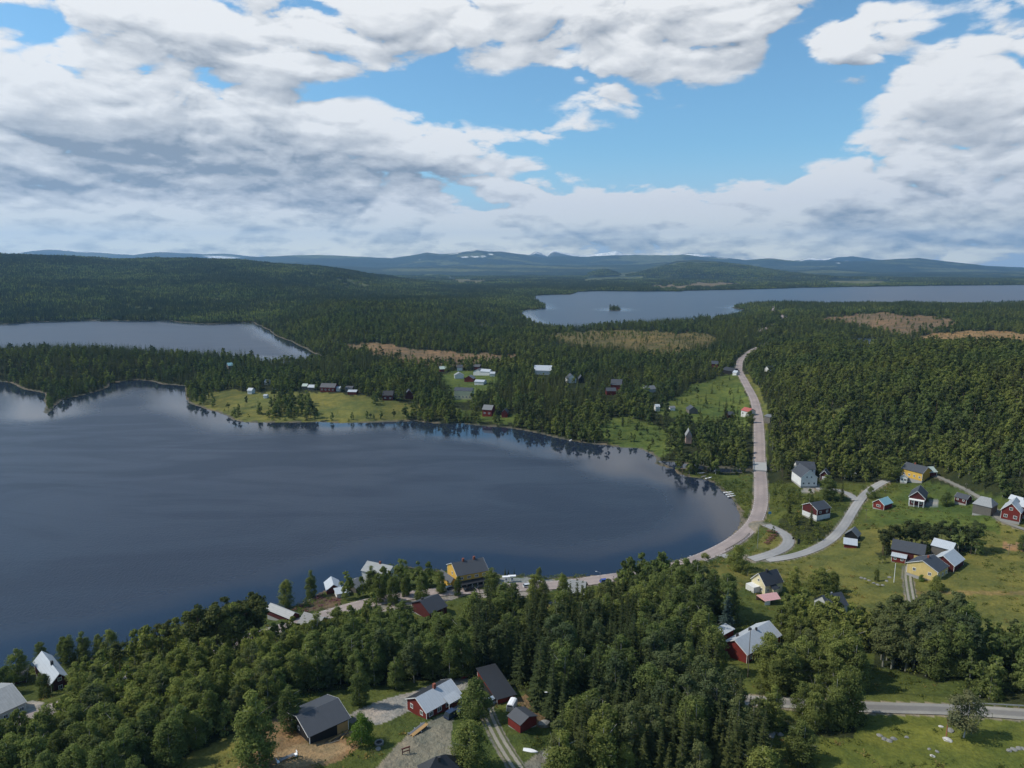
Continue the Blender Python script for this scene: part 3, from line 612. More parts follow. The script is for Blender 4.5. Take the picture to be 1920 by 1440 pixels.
def ribbon(name, Q, w, mat, lift, off=0.0, s0=0, s1=None, kind='structure', label=None, parent=None, ncr=5):
    Q = Q[s0:s1]; T = np.gradient(Q[:, :2], axis=0); T /= np.linalg.norm(T, axis=1)[:, None] + 1e-9; Nn = np.stack([T[:, 1], -T[:, 0]], 1)
    us = np.linspace(-1, 1, ncr); X = Q[:, 0:1] + Nn[:, 0:1] * (us * w / 2 + off); Y = Q[:, 1:2] + Nn[:, 1:2] * (us * w / 2 + off)
    Z = np.repeat(Q[:, 2:3], ncr, 1) + lift + (1 - us ** 2) * .04 * (w > 3) - (np.abs(us) == 1) * .05 * (w > 3)
    me = grid_mesh(name, X, Y, Z); vattr(me, 'across', np.tile(us, len(Q)), 'FLOAT'); me.materials.append(mat)
    # faces up
    if len(me.polygons) and me.polygons[0].normal.z < 0: me.flip_normals()
    o = link(bpy.data.objects.new(name, me), parent); tag(o, label, kind=kind); return o
RM = {'main_road': (m_pink, 'road', 'pinkish asphalt main road curving round the bay'), 'main_road_far': (m_pink, 'road', 'far stretch of the main road among the spruces'),
      'side_road': (m_grav, 'road', 'pale gravel side road climbing to the houses'), 'drive_white_house': (m_grav, 'drive', 'short gravel drive to the white house'), 'lay_by': (m_grav, 'lay_by', 'gravel lay-by loop with picnic tables beside it'),
      'farm_road': (m_low, 'road', 'narrow farm road along the forest edge'), 'upper_road': (m_up, 'road', 'grey road crossing the slope at the right'), 'lower_road': (m_low, 'road', 'gravel lane at the bottom junction'),
      'yard_track': (m_trk, 'track', 'two wheel tracks leading from the carport to the lane'), 'field_track': (m_trk, 'track', 'two wheel tracks across the field by the yellow house')}
for k, (nm, (w, Q)) in enumerate(ROADW.items()):
    mt, name, lab = RM[nm]; lift = 0.02 + .012 * k if nm != 'main_road' else .10
    if nm in ('main_road',): lift = .10
    ribbon(name, Q, w, mt, lift, label=lab)
# painted lines on the main road: dashed edge lines, one object each side as paint
w, Q = ROADW['main_road']
def dashes(off, on, gap, ww, s0, s1):
    vs, fs = [], []; T = np.gradient(Q[:, :2], axis=0); T /= np.linalg.norm(T, axis=1)[:, None]
    seg = np.concatenate([[0], np.cumsum(np.hypot(*np.diff(Q[:, :2], axis=0).T))]); s = seg[s0]
    while s < seg[s1]:
        c = []
        for a in (s, s + on):
            p = [np.interp(a, seg, Q[:, j]) for j in range(3)]; tx, ty = np.interp(a, seg, T[:, 0]), np.interp(a, seg, T[:, 1])
            for e in (-ww / 2, ww / 2): c.append((p[0] + ty * (off + e), p[1] - tx * (off + e), p[2] + .146 - .04 * (off / (w / 2)) ** 2 + .004 - (abs(off) > 3) * .02))
        i = len(vs); vs += [c[0], c[1], c[3], c[2]]; fs.append((i, i + 1, i + 2, i + 3)); s += on + gap
    return vs, fs
vs, fs = [], []
for off in (-3.25, 3.25):
    a, b = dashes(off, 1.0, 2.0, .13, 20, len(Q) - 10); fs += [tuple(i + len(vs) for i in f) for f in b]; vs += a
me = bpy.data.meshes.new('edge_lines'); me.from_pydata(vs, [], fs); me.update(); me.materials.append(m_white)
if me.polygons[0].normal.z < 0: me.flip_normals()
o = link(bpy.data.objects.new('road_marking', me)); tag(o, 'dashed white edge lines painted on the main road', kind='structure')

# ------------------------------------------------------------------ haze
m_h, t, out = material('haze_air'); pv = t.new('ShaderNodeVolumePrincipled'); pv.inputs['Color'].default_value = (.33, .61, .98, 1); pv.inputs['Density'].default_value = HAZE = 4.3e-5
pv.inputs['Anisotropy'].default_value = 0.2; t.l.new(pv.outputs[0], out.inputs['Volume'])
me = bpy.data.meshes.new('haze'); R_, z0, z1 = 28500, -8.0, max(1400.0, float(HG.max()) + 60)
me.from_pydata([(x, y, z) for z in (z0, z1) for x, y in ((-R_, -3000), (R_, -3000), (R_, R_), (-R_, R_))], [], [(3, 2, 1, 0), (4, 5, 6, 7), (0, 1, 5, 4), (1, 2, 6, 5), (2, 3, 7, 6), (3, 0, 4, 7)])
me.update(); me.materials.append(m_h); hz_o = link(bpy.data.objects.new('haze', me)); tag(hz_o, 'thin blue haze of the summer air', kind='stuff')
# ================================================================== trees
def foliage_mat(name, col, var=.3, trans=.25):
    m, t, out = material(name); P = geo_pos(t)
    oi = t.new('ShaderNodeObjectInfo'); rnd = oi.outputs['Random']; tint = t.attr('tint', 'Fac')
    n = t.noise(t.new('ShaderNodeTexCoord').outputs['Object'], .8, 3, .6)
    k = t.m('ADD', t.m('MULTIPLY', rnd, .55), t.m('MULTIPLY', tint, .45))
    big = t.noise(P, .012, 3, .5)
    c = t.mix(k, tuple(x * (1 - var) for x in col), tuple(x * (1 + var) * y for x, y in zip(col, (1.18, 1.0, .85))))
    c = t.mix(1.0, c, t.mix(n, (.70, .70, .7), (1.35, 1.3, 1.3)), 'MULTIPLY')
    c = t.mix(1.0, c, t.mix(t.ramp(big, .35, .65), (.82, .88, .95), (1.22, 1.12, 1.0)), 'MULTIPLY')
    d = t.new('ShaderNodeBsdfDiffuse'); t.put(d.inputs[0], c)
    tr = t.new('ShaderNodeBsdfTranslucent'); t.put(tr.inputs[0], t.mix(1.0, c, (1.15, 1.35, .7), 'MULTIPLY'))
    mx = t.new('ShaderNodeMixShader'); mx.inputs[0].default_value = trans
    t.l.new(d.outputs[0], mx.inputs[1]); t.l.new(tr.outputs[0], mx.inputs[2]); t.l.new(mx.outputs[0], out.inputs[0]); return m
M_SPRUCE = foliage_mat('spruce_needles', (.055, .078, .034), .35, .22)
M_PINE = foliage_mat('pine_needles', (.062, .086, .038), .25, .2)
M_BIRCH = foliage_mat('birch_leaves', (.122, .168, .060), .42, .36)
M_ASPEN = foliage_mat('aspen_leaves', (.095, .130, .064), .28, .34)
M_WILLOW = foliage_mat('willow_leaves', (.13, .155, .09), .2, .3)
M_BUSH = foliage_mat('bush_leaves', (.11, .15, .050), .35, .3)
M_BLUE = foliage_mat('blue_spruce_needles', (.045, .075, .070), .15, .1)
M_LIME = foliage_mat('bright_leaves', (.09, .16, .035), .15, .3)
def bark_mat(name, a, b, sc_=3):
    m, t, out = material(name); P = t.new('ShaderNodeTexCoord').outputs['Object']
    n = t.noise(t.vm('MULTIPLY', P, (1, 1, .4)), sc_, 4, .6); principled(t, out, t.mix(t.ramp(n, .42, .6), a, b), .9, 0, n, .4, .03); return m
M_BARKB = bark_mat('birch_bark', (.42, .40, .37), (.08, .07, .06), 4); M_BARKS = bark_mat('spruce_bark', (.09, .075, .06), (.05, .042, .035)); M_BARKP = bark_mat('pine_bark', (.12, .09, .065), (.20, .115, .06)); M_BARKA = bark_mat('aspen_bark', (.22, .22, .18), (.10, .095, .08))

def mesh_np(name, V, F, mat, tint=None):
    """F: (n,3) or (n,4) index array"""
    me = bpy.data.meshes.new(name); V = np.asarray(V, np.float32); F = np.asarray(F, np.int32); k = F.shape[1]
    me.vertices.add(len(V)); me.vertices.foreach_set('co', V.ravel()); me.loops.add(F.size); me.loops.foreach_set('vertex_index', F.ravel())
    me.polygons.add(len(F)); me.polygons.foreach_set('loop_start', np.arange(0, F.size, k, dtype=np.int32)); me.polygons.foreach_set('loop_total', np.full(len(F), k, np.int32))
    me.update(calc_edges=True)
    if tint is not None: vattr(me, 'tint', tint, 'FLOAT')
    if mat: me.materials.append(mat)
    return me
def leaves(C, Nrm, size, rng, flat=.42):
    """rhombs of leaf clusters at points C facing roughly along Nrm"""
    n = len(C); r = rng.normal(size=(n, 3)); N_ = Nrm + r * flat; N_ /= np.linalg.norm(N_, axis=1)[:, None] + 1e-9
    a = rng.normal(size=(n, 3)); U = np.cross(N_, a); U /= np.linalg.norm(U, axis=1)[:, None] + 1e-9; W_ = np.cross(N_, U)
    s = size * rng.uniform(.6, 1.35, n)[:, None]; e = rng.uniform(.45, .8, n)[:, None]
    V = np.stack([C - U * s, C - W_ * s * e, C + U * s * 1.0, C + W_ * s * e], 1).reshape(-1, 3)
    return V, np.arange(4 * n).reshape(-1, 4)
def broadleaf(seed, n_lobes, n_leaf, size, wide=.27, base=.18, peak=.45, top_sharp=1.0):
    """unit height crown (0..1), to be scaled"""
    rng = np.random.default_rng(seed); C, Nn, T = [], [], []
    lean = rng.normal(size=2) * .03
    for i in range(n_lobes):
        t = rng.beta(1.25, 1.45) if i else .93
        z = base + t * (0.93 - base)
        env = wide * (math.sin(math.pi * min(1, ((z - base) / (1 - base)) ** (.55 if peak < .5 else .85) * .93 + .07)) ** .7) * (.85 if t < .9 else .6)
        a = rng.uniform(0, 2 * math.pi); rr = env * rng.uniform(.25, 1.0) ** .6
        c = np.array([math.cos(a) * rr + lean[0] * z, math.sin(a) * rr + lean[1] * z, z]); rad = wide * rng.uniform(.28, .50) * (.7 if t > .8 else 1)
        k = int(n_leaf / n_lobes * rng.uniform(.7, 1.3)); d = rng.normal(size=(k, 3)); d /= np.linalg.norm(d, axis=1)[:, None]
        rad_v = rad * rng.uniform(.25, 1, k) ** .4 * (1 + .35 * np.sin(d[:, 0] * 5 + i) * np.cos(d[:, 2] * 4 + i * 2))
        p = c + d * rad_v[:, None] * np.array([1, 1, .85]); p[:, 2] -= .015
        C.append(p); out = d * .7 + np.array([0, 0, .35]) + (p - [0, 0, z]) / wide * .5; Nn.append(out); T.append(np.full(k * 4, rng.uniform()))
    C = np.concatenate(C); Nn = np.concatenate(Nn); keep = C[:, 2] < 1.02
    C, Nn = C[keep], Nn[keep]; V, F = leaves(C, Nn, size, rng); Tt = np.repeat(np.concatenate(T).reshape(-1, 4)[keep][:, 0], 4)
    return V, F, Tt
def conifer(seed, whorls, per, segs, rad=.135, base=.06, size=1.0):
    """unit height spruce crown: drooping branches of small needle blades"""
    rng = np.random.default_rng(seed); V = []; T = []
    for w in range(whorls):
        t = (w + rng.uniform(0, .6)) / whorls; z = base + (1 - base) * t * .985
        R_ = rad * (1 - t) ** .82 * rng.uniform(.72, 1.15) + .006; k = max(3, int(per * (1 - t * .45)))
        for b in range(k):
            a = rng.uniform(0, 2 * math.pi); L = R_ * rng.uniform(.65, 1.15); ca, sa = math.cos(a), math.sin(a)
            droop = rng.uniform(.25, .55) * (1 - .5 * t); tint = rng.uniform()
            for s in range(segs):
                f0 = s / segs * .9; f1 = (s + 1.25) / segs; wd = L * .34 * (1 - f0 * .75) * rng.uniform(.7, 1.3) + .003
                p0 = np.array([ca * L * f0, sa * L * f0, z - droop * L * f0 ** 1.3]); p1 = np.array([ca * L * f1, sa * L * f1, z - droop * L * f1 ** 1.3 + .012 * f1])
                side = np.array([-sa, ca, 0]) * wd; dz = np.array([0, 0, -wd * rng.uniform(.3, .9)])
                V += [p0 + side * .3, p0 * .4 + p1 * .6 + side + dz, p1, p0 - side * .3 + dz * .2, p0 * .4 + p1 * .6 - side + dz, p1]
                T += [tint] * 6
    V = np.array(V); V[:, :2] *= size
    return V, np.arange(len(V)).reshape(-1, 3), np.array(T)
def trunk(rad, h, sides=6, bend=.02, seed=0, limbs=0, reach=.2, z0=.25):
    rng = np.random.default_rng(seed); V, F = [], []
    def tube(p, r):
        nonlocal V, F
        b = len(V)
        for q, rr in zip(p, r):
            for s in range(sides):
                a = 2 * math.pi * s / sides; V.append((q[0] + math.cos(a) * rr, q[1] + math.sin(a) * rr, q[2]))
        for i in range(len(p) - 1):
            for s in range(sides): F.append((b + i * sides + s, b + i * sides + (s + 1) % sides, b + (i + 1) * sides + (s + 1) % sides, b + (i + 1) * sides + s))
    zs = np.linspace(-.03, h, 6); off = np.cumsum(rng.normal(size=(6, 2)) * bend * .4, 0)
    pth = [(off[i, 0], off[i, 1], zs[i]) for i in range(6)]; tube(pth, [rad * (1 - .85 * i / 5) * (1.25 if i == 0 else 1) for i in range(6)])
    for l in range(limbs):
        z = rng.uniform(z0, h * .8); a = rng.uniform(0, 6.28); L = reach * rng.uniform(.6, 1); cx, cy = np.interp(z, zs, off[:, 0]), np.interp(z, zs, off[:, 1])
        tube([(cx, cy, z), (cx + math.cos(a) * L * .5, cy + math.sin(a) * L * .5, z + L * .45), (cx + math.cos(a) * L, cy + math.sin(a) * L, z + L * .85)], [rad * .35, rad * .22, rad * .08])
    return np.array(V), np.array(F)
# kinds: near meshes are (crown, trunk) for a 1 m tall tree; object scale gives the height
KIND = {}
def reg(kind, crowns, trunks): KIND[kind] = (crowns, trunks)
def bl(name, mat, seed, **kw): V, F, T = broadleaf(seed, **kw); return mesh_np(name, V, F, mat, T)
def tk(name, mat, *a, **k): V, F = trunk(*a, **k); return mesh_np(name, V, F, mat)
reg('birch', [bl('birch_crown', M_BIRCH, 10 + i, n_lobes=58, n_leaf=9000, size=.0118, wide=.19 + .015 * (i % 3), base=.05 + .03 * (i % 2), peak=.4) for i in range(5)], [tk('birch_trunk', M_BARKB, .0115, .86, seed=i, limbs=7, bend=.012) for i in range(3)])
reg('aspen', [bl('aspen_crown', M_ASPEN, 30 + i, n_lobes=50, n_leaf=6000, size=.0125, wide=.15, base=.22, peak=.6) for i in range(3)], [tk('aspen_trunk', M_BARKA, .012, .9, seed=i + 5, limbs=5, z0=.45, reach=.12, bend=.008) for i in range(2)])
reg('pine', [bl('pine_crown', M_PINE, 50 + i, n_lobes=22, n_leaf=3000, size=.0155, wide=.17, base=.50, peak=.6) for i in range(3)], [tk('pine_trunk', M_BARKP, .0105, .88, seed=i + 9, limbs=5, z0=.55, reach=.12, bend=.012) for i in range(2)])
def cf(name, mat, seed, *a, **k): V, F, T = conifer(seed, *a, **k); return mesh_np(name, V, F, mat, T)
reg('spruce', [cf('spruce_crown', M_SPRUCE, 70 + i, 34, 10, 4, rad=.100 + .018 * (i % 3)) for i in range(5)], [tk('spruce_trunk', M_BARKS, .012, .9, seed=3, bend=.002)])
reg('bush', [bl('bush_crown', M_BUSH, 90 + i, n_lobes=14, n_leaf=1500, size=.034, wide=.52, base=.02, peak=.4) for i in range(3)], [tk('bush_stem', M_BARKA, .02, .6, seed=2, limbs=6, z0=.05, reach=.3)])
reg('willow', [bl('willow_crown', M_WILLOW, 110, n_lobes=26, n_leaf=5200, size=.0165, wide=.30, base=.30, peak=.6)], [tk('willow_trunk', M_BARKB, .013, .8, seed=8, limbs=8, z0=.2, reach=.25)])
reg('round', [bl('round_crown', M_LIME, 120, n_lobes=30, n_leaf=5200, size=.022, wide=.42, base=.10, peak=.4), bl('round_crown', M_BIRCH, 121, n_lobes=32, n_leaf=5600, size=.022, wide=.40, base=.14, peak=.4)], [tk('round_trunk', M_BARKA, .02, .7, seed=4, limbs=6)])
reg('blue_spruce', [cf('blue_spruce_crown', M_BLUE, 130, 30, 12, 4, rad=.20, base=.03)], [KIND['spruce'][1][0]])
# cheaper trees for the middle distance, and clumps of trees for the far woods (crown and trunk joined)
def joined(name, parts_, mats):
    vs = []; me = bpy.data.meshes.new(name); V = []; F = []; MI = []; T = []; b = 0
    for (v, f, t_), mi in parts_:
        V.append(v); F += [tuple(int(x) + b for x in q) for q in f]; MI += [mi] * len(f); T.append(t_); b += len(v)
    me.from_pydata(np.concatenate(V).tolist(), [], F); vattr(me, 'tint', np.concatenate(T), 'FLOAT')
    for m in mats: me.materials.append(m)
    me.polygons.foreach_set('material_index', MI); me.update(); return me
def with_trunk(cv, tr, mats, name): tv, tf = tr; return joined(name, [(cv, 0), ((tv, tf, np.zeros(len(tv))), 1)], mats)
MIDS = {'birch': [with_trunk(broadleaf(200 + i, 16, 520, .040, wide=.22, base=.10), trunk(.011, .8, 4, seed=i), (M_BIRCH, M_BARKB), 'birch') for i in range(3)],
        'aspen': [with_trunk(broadleaf(210 + i, 14, 480, .040, wide=.19, base=.2), trunk(.012, .8, 4, seed=i), (M_ASPEN, M_BARKA), 'aspen') for i in range(2)],
        'spruce': [with_trunk(conifer(220 + i, 17, 8, 2, rad=.112), trunk(.012, .6, 4, bend=.001), (M_SPRUCE, M_BARKS), 'spruce') for i in range(3)],
        'pine': [with_trunk(broadleaf(230 + i, 12, 420, .036, wide=.16, base=.38, peak=.6), trunk(.011, .85, 4, seed=i), (M_PINE, M_BARKP), 'pine') for i in range(2)],
        'bush': [with_trunk(broadleaf(240 + i, 8, 220, .085, wide=.55, base=.02), trunk(.02, .4, 4), (M_BUSH, M_BARKA), 'bush') for i in range(2)]}
def cone_tree(rng, h, r):
    n = 6; V = []; F = []; tiers = 3
    for k in range(tiers):
        z0_ = h * (.08 + .30 * k); z1_ = h * min(1.0, .48 + .27 * k); rr = r * (1 - .27 * k); b = len(V); a0 = rng.uniform(0, 6)
        V.append((0, 0, z1_))
        for s in range(n): a = a0 + 2 * math.pi * s / n; q = rr * rng.uniform(.7, 1.2); V.append((math.cos(a) * q, math.sin(a) * q, z0_ + rng.uniform(-.3, .3)))
        for s in range(n): F.append((b, b + 1 + s, b + 1 + (s + 1) % n))
    return np.array(V), F
def blob_tree(rng, h, r):
    n = 44; d = rng.normal(size=(n, 3)); d /= np.linalg.norm(d, axis=1)[:, None]
    C = np.array([0, 0, h * .58]) + d * np.array([r, r, h * .40]) * rng.uniform(.6, 1.05, (n, 1)); V, F = leaves(C, d, r * .42, rng, .4); return V, [tuple(f) for f in F]
def clump(seed, size, n, mix, hs, name):
    rng = np.random.default_rng(seed); parts_ = []; k = int(math.sqrt(n)); st = size / k
    for i in range(k):
        for j in range(k):
            x = (i + .5 + rng.uniform(-.45, .45)) * st - size / 2; y = (j + .5 + rng.uniform(-.45, .45)) * st - size / 2
            h = rng.uniform(*hs) * (.8 if rng.uniform() < .25 else 1); con = rng.uniform() < mix
            v, f = cone_tree(rng, h, st * .42) if con else blob_tree(rng, h * .8, st * .48)
            v = v + np.array([x, y, 0]); t_ = np.full(len(v), rng.uniform()); parts_.append(((v, f, t_), 0 if con else 1))
    return joined(name, parts_, (M_SPRUCE, M_BIRCH))
FARC = {'dark': [clump(300 + i, 26, 25, .92, (11, 19), 'spruces') for i in range(4)], 'mixed': [clump(310 + i, 26, 25, .6, (10, 17), 'mixed_trees') for i in range(4)], 'light': [clump(320 + i, 26, 25, .22, (8, 14), 'leafy_trees') for i in range(4)]}
FAR2 = {'dark': [clump(330 + i, 70, 36, .9, (15, 24), 'spruces') for i in range(2)], 'mixed': [clump(340 + i, 70, 36, .6, (14, 22), 'mixed_trees') for i in range(2)], 'light': [clump(350 + i, 70, 36, .25, (12, 18), 'leafy_trees') for i in range(2)]}

def scatter(name, meshes, P, rotz, scale, idx, label, squash=None):
    """many alike plants as ONE object: geometry nodes put the given meshes on points"""
    src = bpy.data.collections.new(name + '_kinds')
    for i, me in enumerate(meshes):
        o = bpy.data.objects.new('%s_%03d' % (name, i), me); src.objects.link(o)
    me = bpy.data.meshes.new(name); P = np.asarray(P, np.float32); me.vertices.add(len(P)); me.vertices.foreach_set('co', P.ravel())
    sc3 = np.stack([scale * (squash if squash is not None else 1), scale * (squash if squash is not None else 1), scale], 1).astype(np.float32)
    a = me.attributes.new('rot', 'FLOAT_VECTOR', 'POINT'); r3 = np.zeros((len(P), 3), np.float32); r3[:, 2] = rotz; a.data.foreach_set('vector', r3.ravel())
    a = me.attributes.new('scl', 'FLOAT_VECTOR', 'POINT'); a.data.foreach_set('vector', sc3.ravel())
    a = me.attributes.new('idx', 'INT', 'POINT'); a.data.foreach_set('value', np.asarray(idx, np.int32))
    o = link(bpy.data.objects.new(name, me)); ng = bpy.data.node_groups.new(name, 'GeometryNodeTree'); ng.is_modifier = True
    ng.interface.new_socket('Geometry', in_out='INPUT', socket_type='NodeSocketGeometry'); ng.interface.new_socket('Geometry', in_out='OUTPUT', socket_type='NodeSocketGeometry')
    t = NT(ng); i_ = t.new('NodeGroupInput'); o_ = t.new('NodeGroupOutput'); ip = t.new('GeometryNodeInstanceOnPoints'); ci = t.new('GeometryNodeCollectionInfo')
    ci.inputs['Collection'].default_value = src; ci.inputs['Separate Children'].default_value = True; ci.inputs['Reset Children'].default_value = True
    def na(nm, dt): n = t.new('GeometryNodeInputNamedAttribute'); n.data_type = dt; n.inputs['Name'].default_value = nm; return n.outputs[0]
    t.l.new(i_.outputs[0], ip.inputs['Points']); t.l.new(ci.outputs[0], ip.inputs['Instance']); ip.inputs['Pick Instance'].default_value = True
    t.l.new(na('idx', 'INT'), ip.inputs['Instance Index']); t.l.new(na('rot', 'FLOAT_VECTOR'), ip.inputs['Rotation']); t.l.new(na('scl', 'FLOAT_VECTOR'), ip.inputs['Scale'])
    t.l.new(ip.outputs[0], o_.inputs[0]); md = o.modifiers.new('plants', 'NODES'); md.node_group = ng
    tag(o, label, kind='stuff'); return o

def jgrid(r0, r1, step, th0=-41, th1=41, seed=1):
    rng = np.random.default_rng(seed); xm = math.sin(math.radians(th1)) * r1
    xs = np.arange(-xm, xm, step); ys = np.arange(0, r1, step); X, Y = np.meshgrid(xs, ys); X = X.ravel() + rng.uniform(-.42, .42, X.size) * step; Y = Y.ravel() + rng.uniform(-.42, .42, Y.size) * step
    r = np.hypot(X, Y); th = np.degrees(np.arctan2(X, Y)); m = (r > r0) & (r < r1) & (th > th0) & (th < th1); return X[m], Y[m], rng
KEEP = []      # (x, y, radius) kept free of trees: filled by the houses below, before planting
def keep_off(X, Y):
    m = np.ones(len(X), bool)
    for x, y, r in KEEP: m &= (X - x) ** 2 + (Y - y) ** 2 > r * r
    return m
def road_clear(X, Y, w=2.5): return gsample(np.minimum(ROADD, 50), X, Y) > w
def stand_type(X, Y):
    """0 dark spruce .. 1 light broadleaf wood, in patches"""
    return np.clip(.5 + .95 * fbm(X / 170, Y / 170, 131, 4), 0, 1)
PRES = [((1445, 880), (1500, 780), (1560, 745), (1700, 720), (1930, 740), (1990, 900), (1760, 885), (1600, 880))]

LIGHT = [([(1440, 655), (1560, 650), (1730, 690), (1720, 735), (1570, 760), (1462, 745)], .68), ([(1520, 800), (1640, 780), (1720, 800), (1700, 850), (1580, 850)], .62), ([(1040, 780), (1230, 740), (1300, 720), (1290, 700), (1200, 700), (1240, 790), (1120, 820)], .5), ([(700, 700), (820, 720), (830, 790), (740, 790)], .6), ([(350, 700), (560, 700), (640, 720), (560, 738), (380, 735)], .6), ([(1560, 585), (1920, 600), (1920, 620), (1660, 640)], .45), ([(1750, 790), (1920, 780), (1920, 860), (1800, 850)], .5), ([(1780, 690), (1930, 680), (1930, 740)], .0), ([(1440, 690), (1500, 750), (1470, 800), (1440, 780)], .0)]  # paler leafy stands, also standing in for sunlit patches between cloud shadows
COPSES = [([(480, 778), (500, 760), (540, 742), (578, 742), (582, 775), (600, 786), (596, 793), (560, 792), (510, 784)], 6), ([(690, 757), (705, 748), (720, 748), (722, 758), (700, 762)], 6), ([(352, 748), (395, 738), (402, 748), (380, 760), (362, 756)], 7), ([(604, 796), (612, 790), (645, 792), (642, 797)], 6),
    ([(550, 796), (560, 786), (600, 788), (602, 797)], 6), ([(455, 764), (470, 758), (478, 764), (465, 768)], 7), ([(525, 745), (535, 738), (555, 742), (548, 748)], 8), ([(860, 792), (880, 778), (905, 786), (960, 790), (960, 802), (900, 798)], 6), ([(1300, 740), (1340, 735), (1360, 760), (1320, 765)], 10), ([(745, 795), (760, 770), (800, 765), (830, 790)], 6)]
def plant():
    OPENM = [(P, s) for P, c, s in OPEN]
    # --- near zones
    near = []
    for zi, (P, sp, mixw, hs, words) in enumerate(NEAR_ZONES):
        a = np.array([tuple(at(*p)) for p in P]); x0, y0 = a[:, 0].min(), a[:, 1].min(); x1, y1 = a[:, 0].max(), a[:, 1].max()
        sp *= .74; rng = np.random.default_rng(500 + zi); X, Y = np.meshgrid(np.arange(x0, x1, sp), np.arange(y0, y1, sp)); X = X.ravel() + rng.uniform(-.42, .42, X.size) * sp; Y = Y.ravel() + rng.uniform(-.42, .42, Y.size) * sp
        px, py = project(X, Y, ground(X, Y)); m = in_poly(px, py, P) & road_clear(X, Y, 1.5) & keep_off(X, Y) & (gsample(SDF, X, Y) > 1.5); X, Y = X[m], Y[m]
        kinds = rng.choice(['birch', 'spruce', 'pine', 'bush', 'aspen'], size=len(X), p=np.array(mixw) / sum(mixw))
        for x, y, k in zip(X, Y, kinds):
            h = rng.uniform(*hs) * {'birch': 1, 'spruce': 1.0, 'pine': 1.0, 'bush': .3, 'aspen': 1.05}[k]
            if k == 'bush': h = max(1.6, min(h, 4.5))
            near.append((float(x), float(y), k, h, rng.uniform(0, 6.28), zi, rng.uniform(1.05, 1.4)))
    Z = ground(np.array([n[0] for n in near]), np.array([n[1] for n in near]))
    near = [n + (float(z),) for n, z in zip(near, Z)]
    # rank: how large each shows; the largest 290 of a kind are things, the others one joined object
    byk = {}
    for n in near:
        x, y, k, h, rot, zi, sq, z = n; px, py = project(np.array(x), np.array(y), np.array(z + h)); D = math.hypot(x, y, ) + 1
        vis = (-20 < float(px) < 1940) and (float(py) < 1450)
        byk.setdefault(k, []).append((-(h / D) * (1 if vis else .01) * (.25 if k == 'bush' else 1), n))
    NEARO = []; rest = []; KN = {'birch': 'birch_tree', 'spruce': 'spruce_tree', 'pine': 'pine_tree', 'bush': 'bush', 'aspen': 'aspen_tree'}
    AD = {'birch': 'birch', 'spruce': 'dark spruce', 'pine': 'pine', 'bush': 'green bush', 'aspen': 'aspen'}
    protos = {}
    for k, lst in byk.items():
        lst.sort(key=lambda q: q[0]); cr, tr = KIND[k]
        for i, (w_, n) in enumerate(lst):
            if i >= 285 or w_ > -0.0005: rest.append(n); continue
            x, y, _, h, rot, zi, sq, z = n
            e = bpy.data.objects.new(KN[k], None); COL.objects.link(e); e.location = (x, y, z - .1); e.rotation_euler[2] = rot; e.scale = (h * sq, h * sq, h)
            words = NEAR_ZONES[zi][4]; zp = np.array(NEAR_ZONES[zi][0]); qx, qy = project(np.array(x), np.array(y), np.array(z))
            fx = (float(qx) - zp[:, 0].min()) / (np.ptp(zp[:, 0]) + 1); fy = (float(qy) - zp[:, 1].min()) / (np.ptp(zp[:, 1]) + 1); hs_ = NEAR_ZONES[zi][3]; fh = (h - hs_[0]) / (hs_[1] - hs_[0])
            wx = ['outer-left', 'left', 'centre', 'right', 'outer-right'][min(4, max(0, int(fx * 5)))]; wy = ['back', 'middle', 'front'][min(2, max(0, int(fy * 3)))]; wh = ['short', 'middling', 'tall'][min(2, max(0, int(fh * 3)))] if k != 'bush' else 'low'
            tag(e, '%s %s %s, %s, %s' % (wh, AD[k], words, wx, wy), 'bush' if k == 'bush' else 'tree', KN[k].replace('_', ' ') + 's ' + words)
            c = bpy.data.objects.new('crown', cr[(i * 7 + zi) % len(cr)]); link(c, e); NEARO.append(e)
            t_ = bpy.data.objects.new('trunk' if k != 'bush' else 'stem', tr[i % len(tr)]); link(t_, e)
    same = {}
    for o in NEARO: same.setdefault(o['label'], []).append(o)
    W_ = 'first second third fourth fifth sixth seventh eighth ninth tenth eleventh twelfth thirteenth fourteenth fifteenth sixteenth seventeenth eighteenth nineteenth twentieth'.split()
    for lab, os_ in same.items():
        if len(os_) > 1:
            os_.sort(key=lambda o: o.location.x / (o.location.y + 50))
            for i, o in enumerate(os_): o['label'] = lab + ', ' + W_[min(i, 19)] + ' from left'
    # --- middle distance
    X, Y, rng = jgrid(150, 1750, 5.0, seed=11); Z = ground(X, Y); px, py = project(X, Y, Z); r = np.hypot(X, Y)
    jx = fbm(X / (r * .012), Y / (r * .012), 51, 3) * 9 + fbm(X / (r * .004), Y / (r * .004), 52, 2) * 5; jy = fbm(X / (r * .012), Y / (r * .012), 61, 3) * 4.5 + fbm(X / (r * .004), Y / (r * .004), 62, 2) * 2.5
    nearm = is_near(px, py, X, Y); m = ~nearm & (gsample(SDF, X, Y) > 2.0) & (gsample(SP2, X, Y) > 3) & road_clear(X, Y, 5.0) & keep_off(X, Y)
    thin = np.ones(len(X)); sdm = gsample(SDF, X, Y)
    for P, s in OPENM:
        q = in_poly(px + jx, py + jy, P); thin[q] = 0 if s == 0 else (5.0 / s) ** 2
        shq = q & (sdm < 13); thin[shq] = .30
    for P, s_ in COPSES:
        q = in_poly(px, py, P); thin[q] = (5.0 / s_) ** 2
    # thinner with distance, a little
    m &= rng.uniform(size=len(X)) < thin * np.interp(r, [150, 700, 1750], [1.0, .95, .72]); sparse = thin < .5
    X, Y, Z, r, sparse, px, py = X[m], Y[m], Z[m], r[m], sparse[m], px[m], py[m]
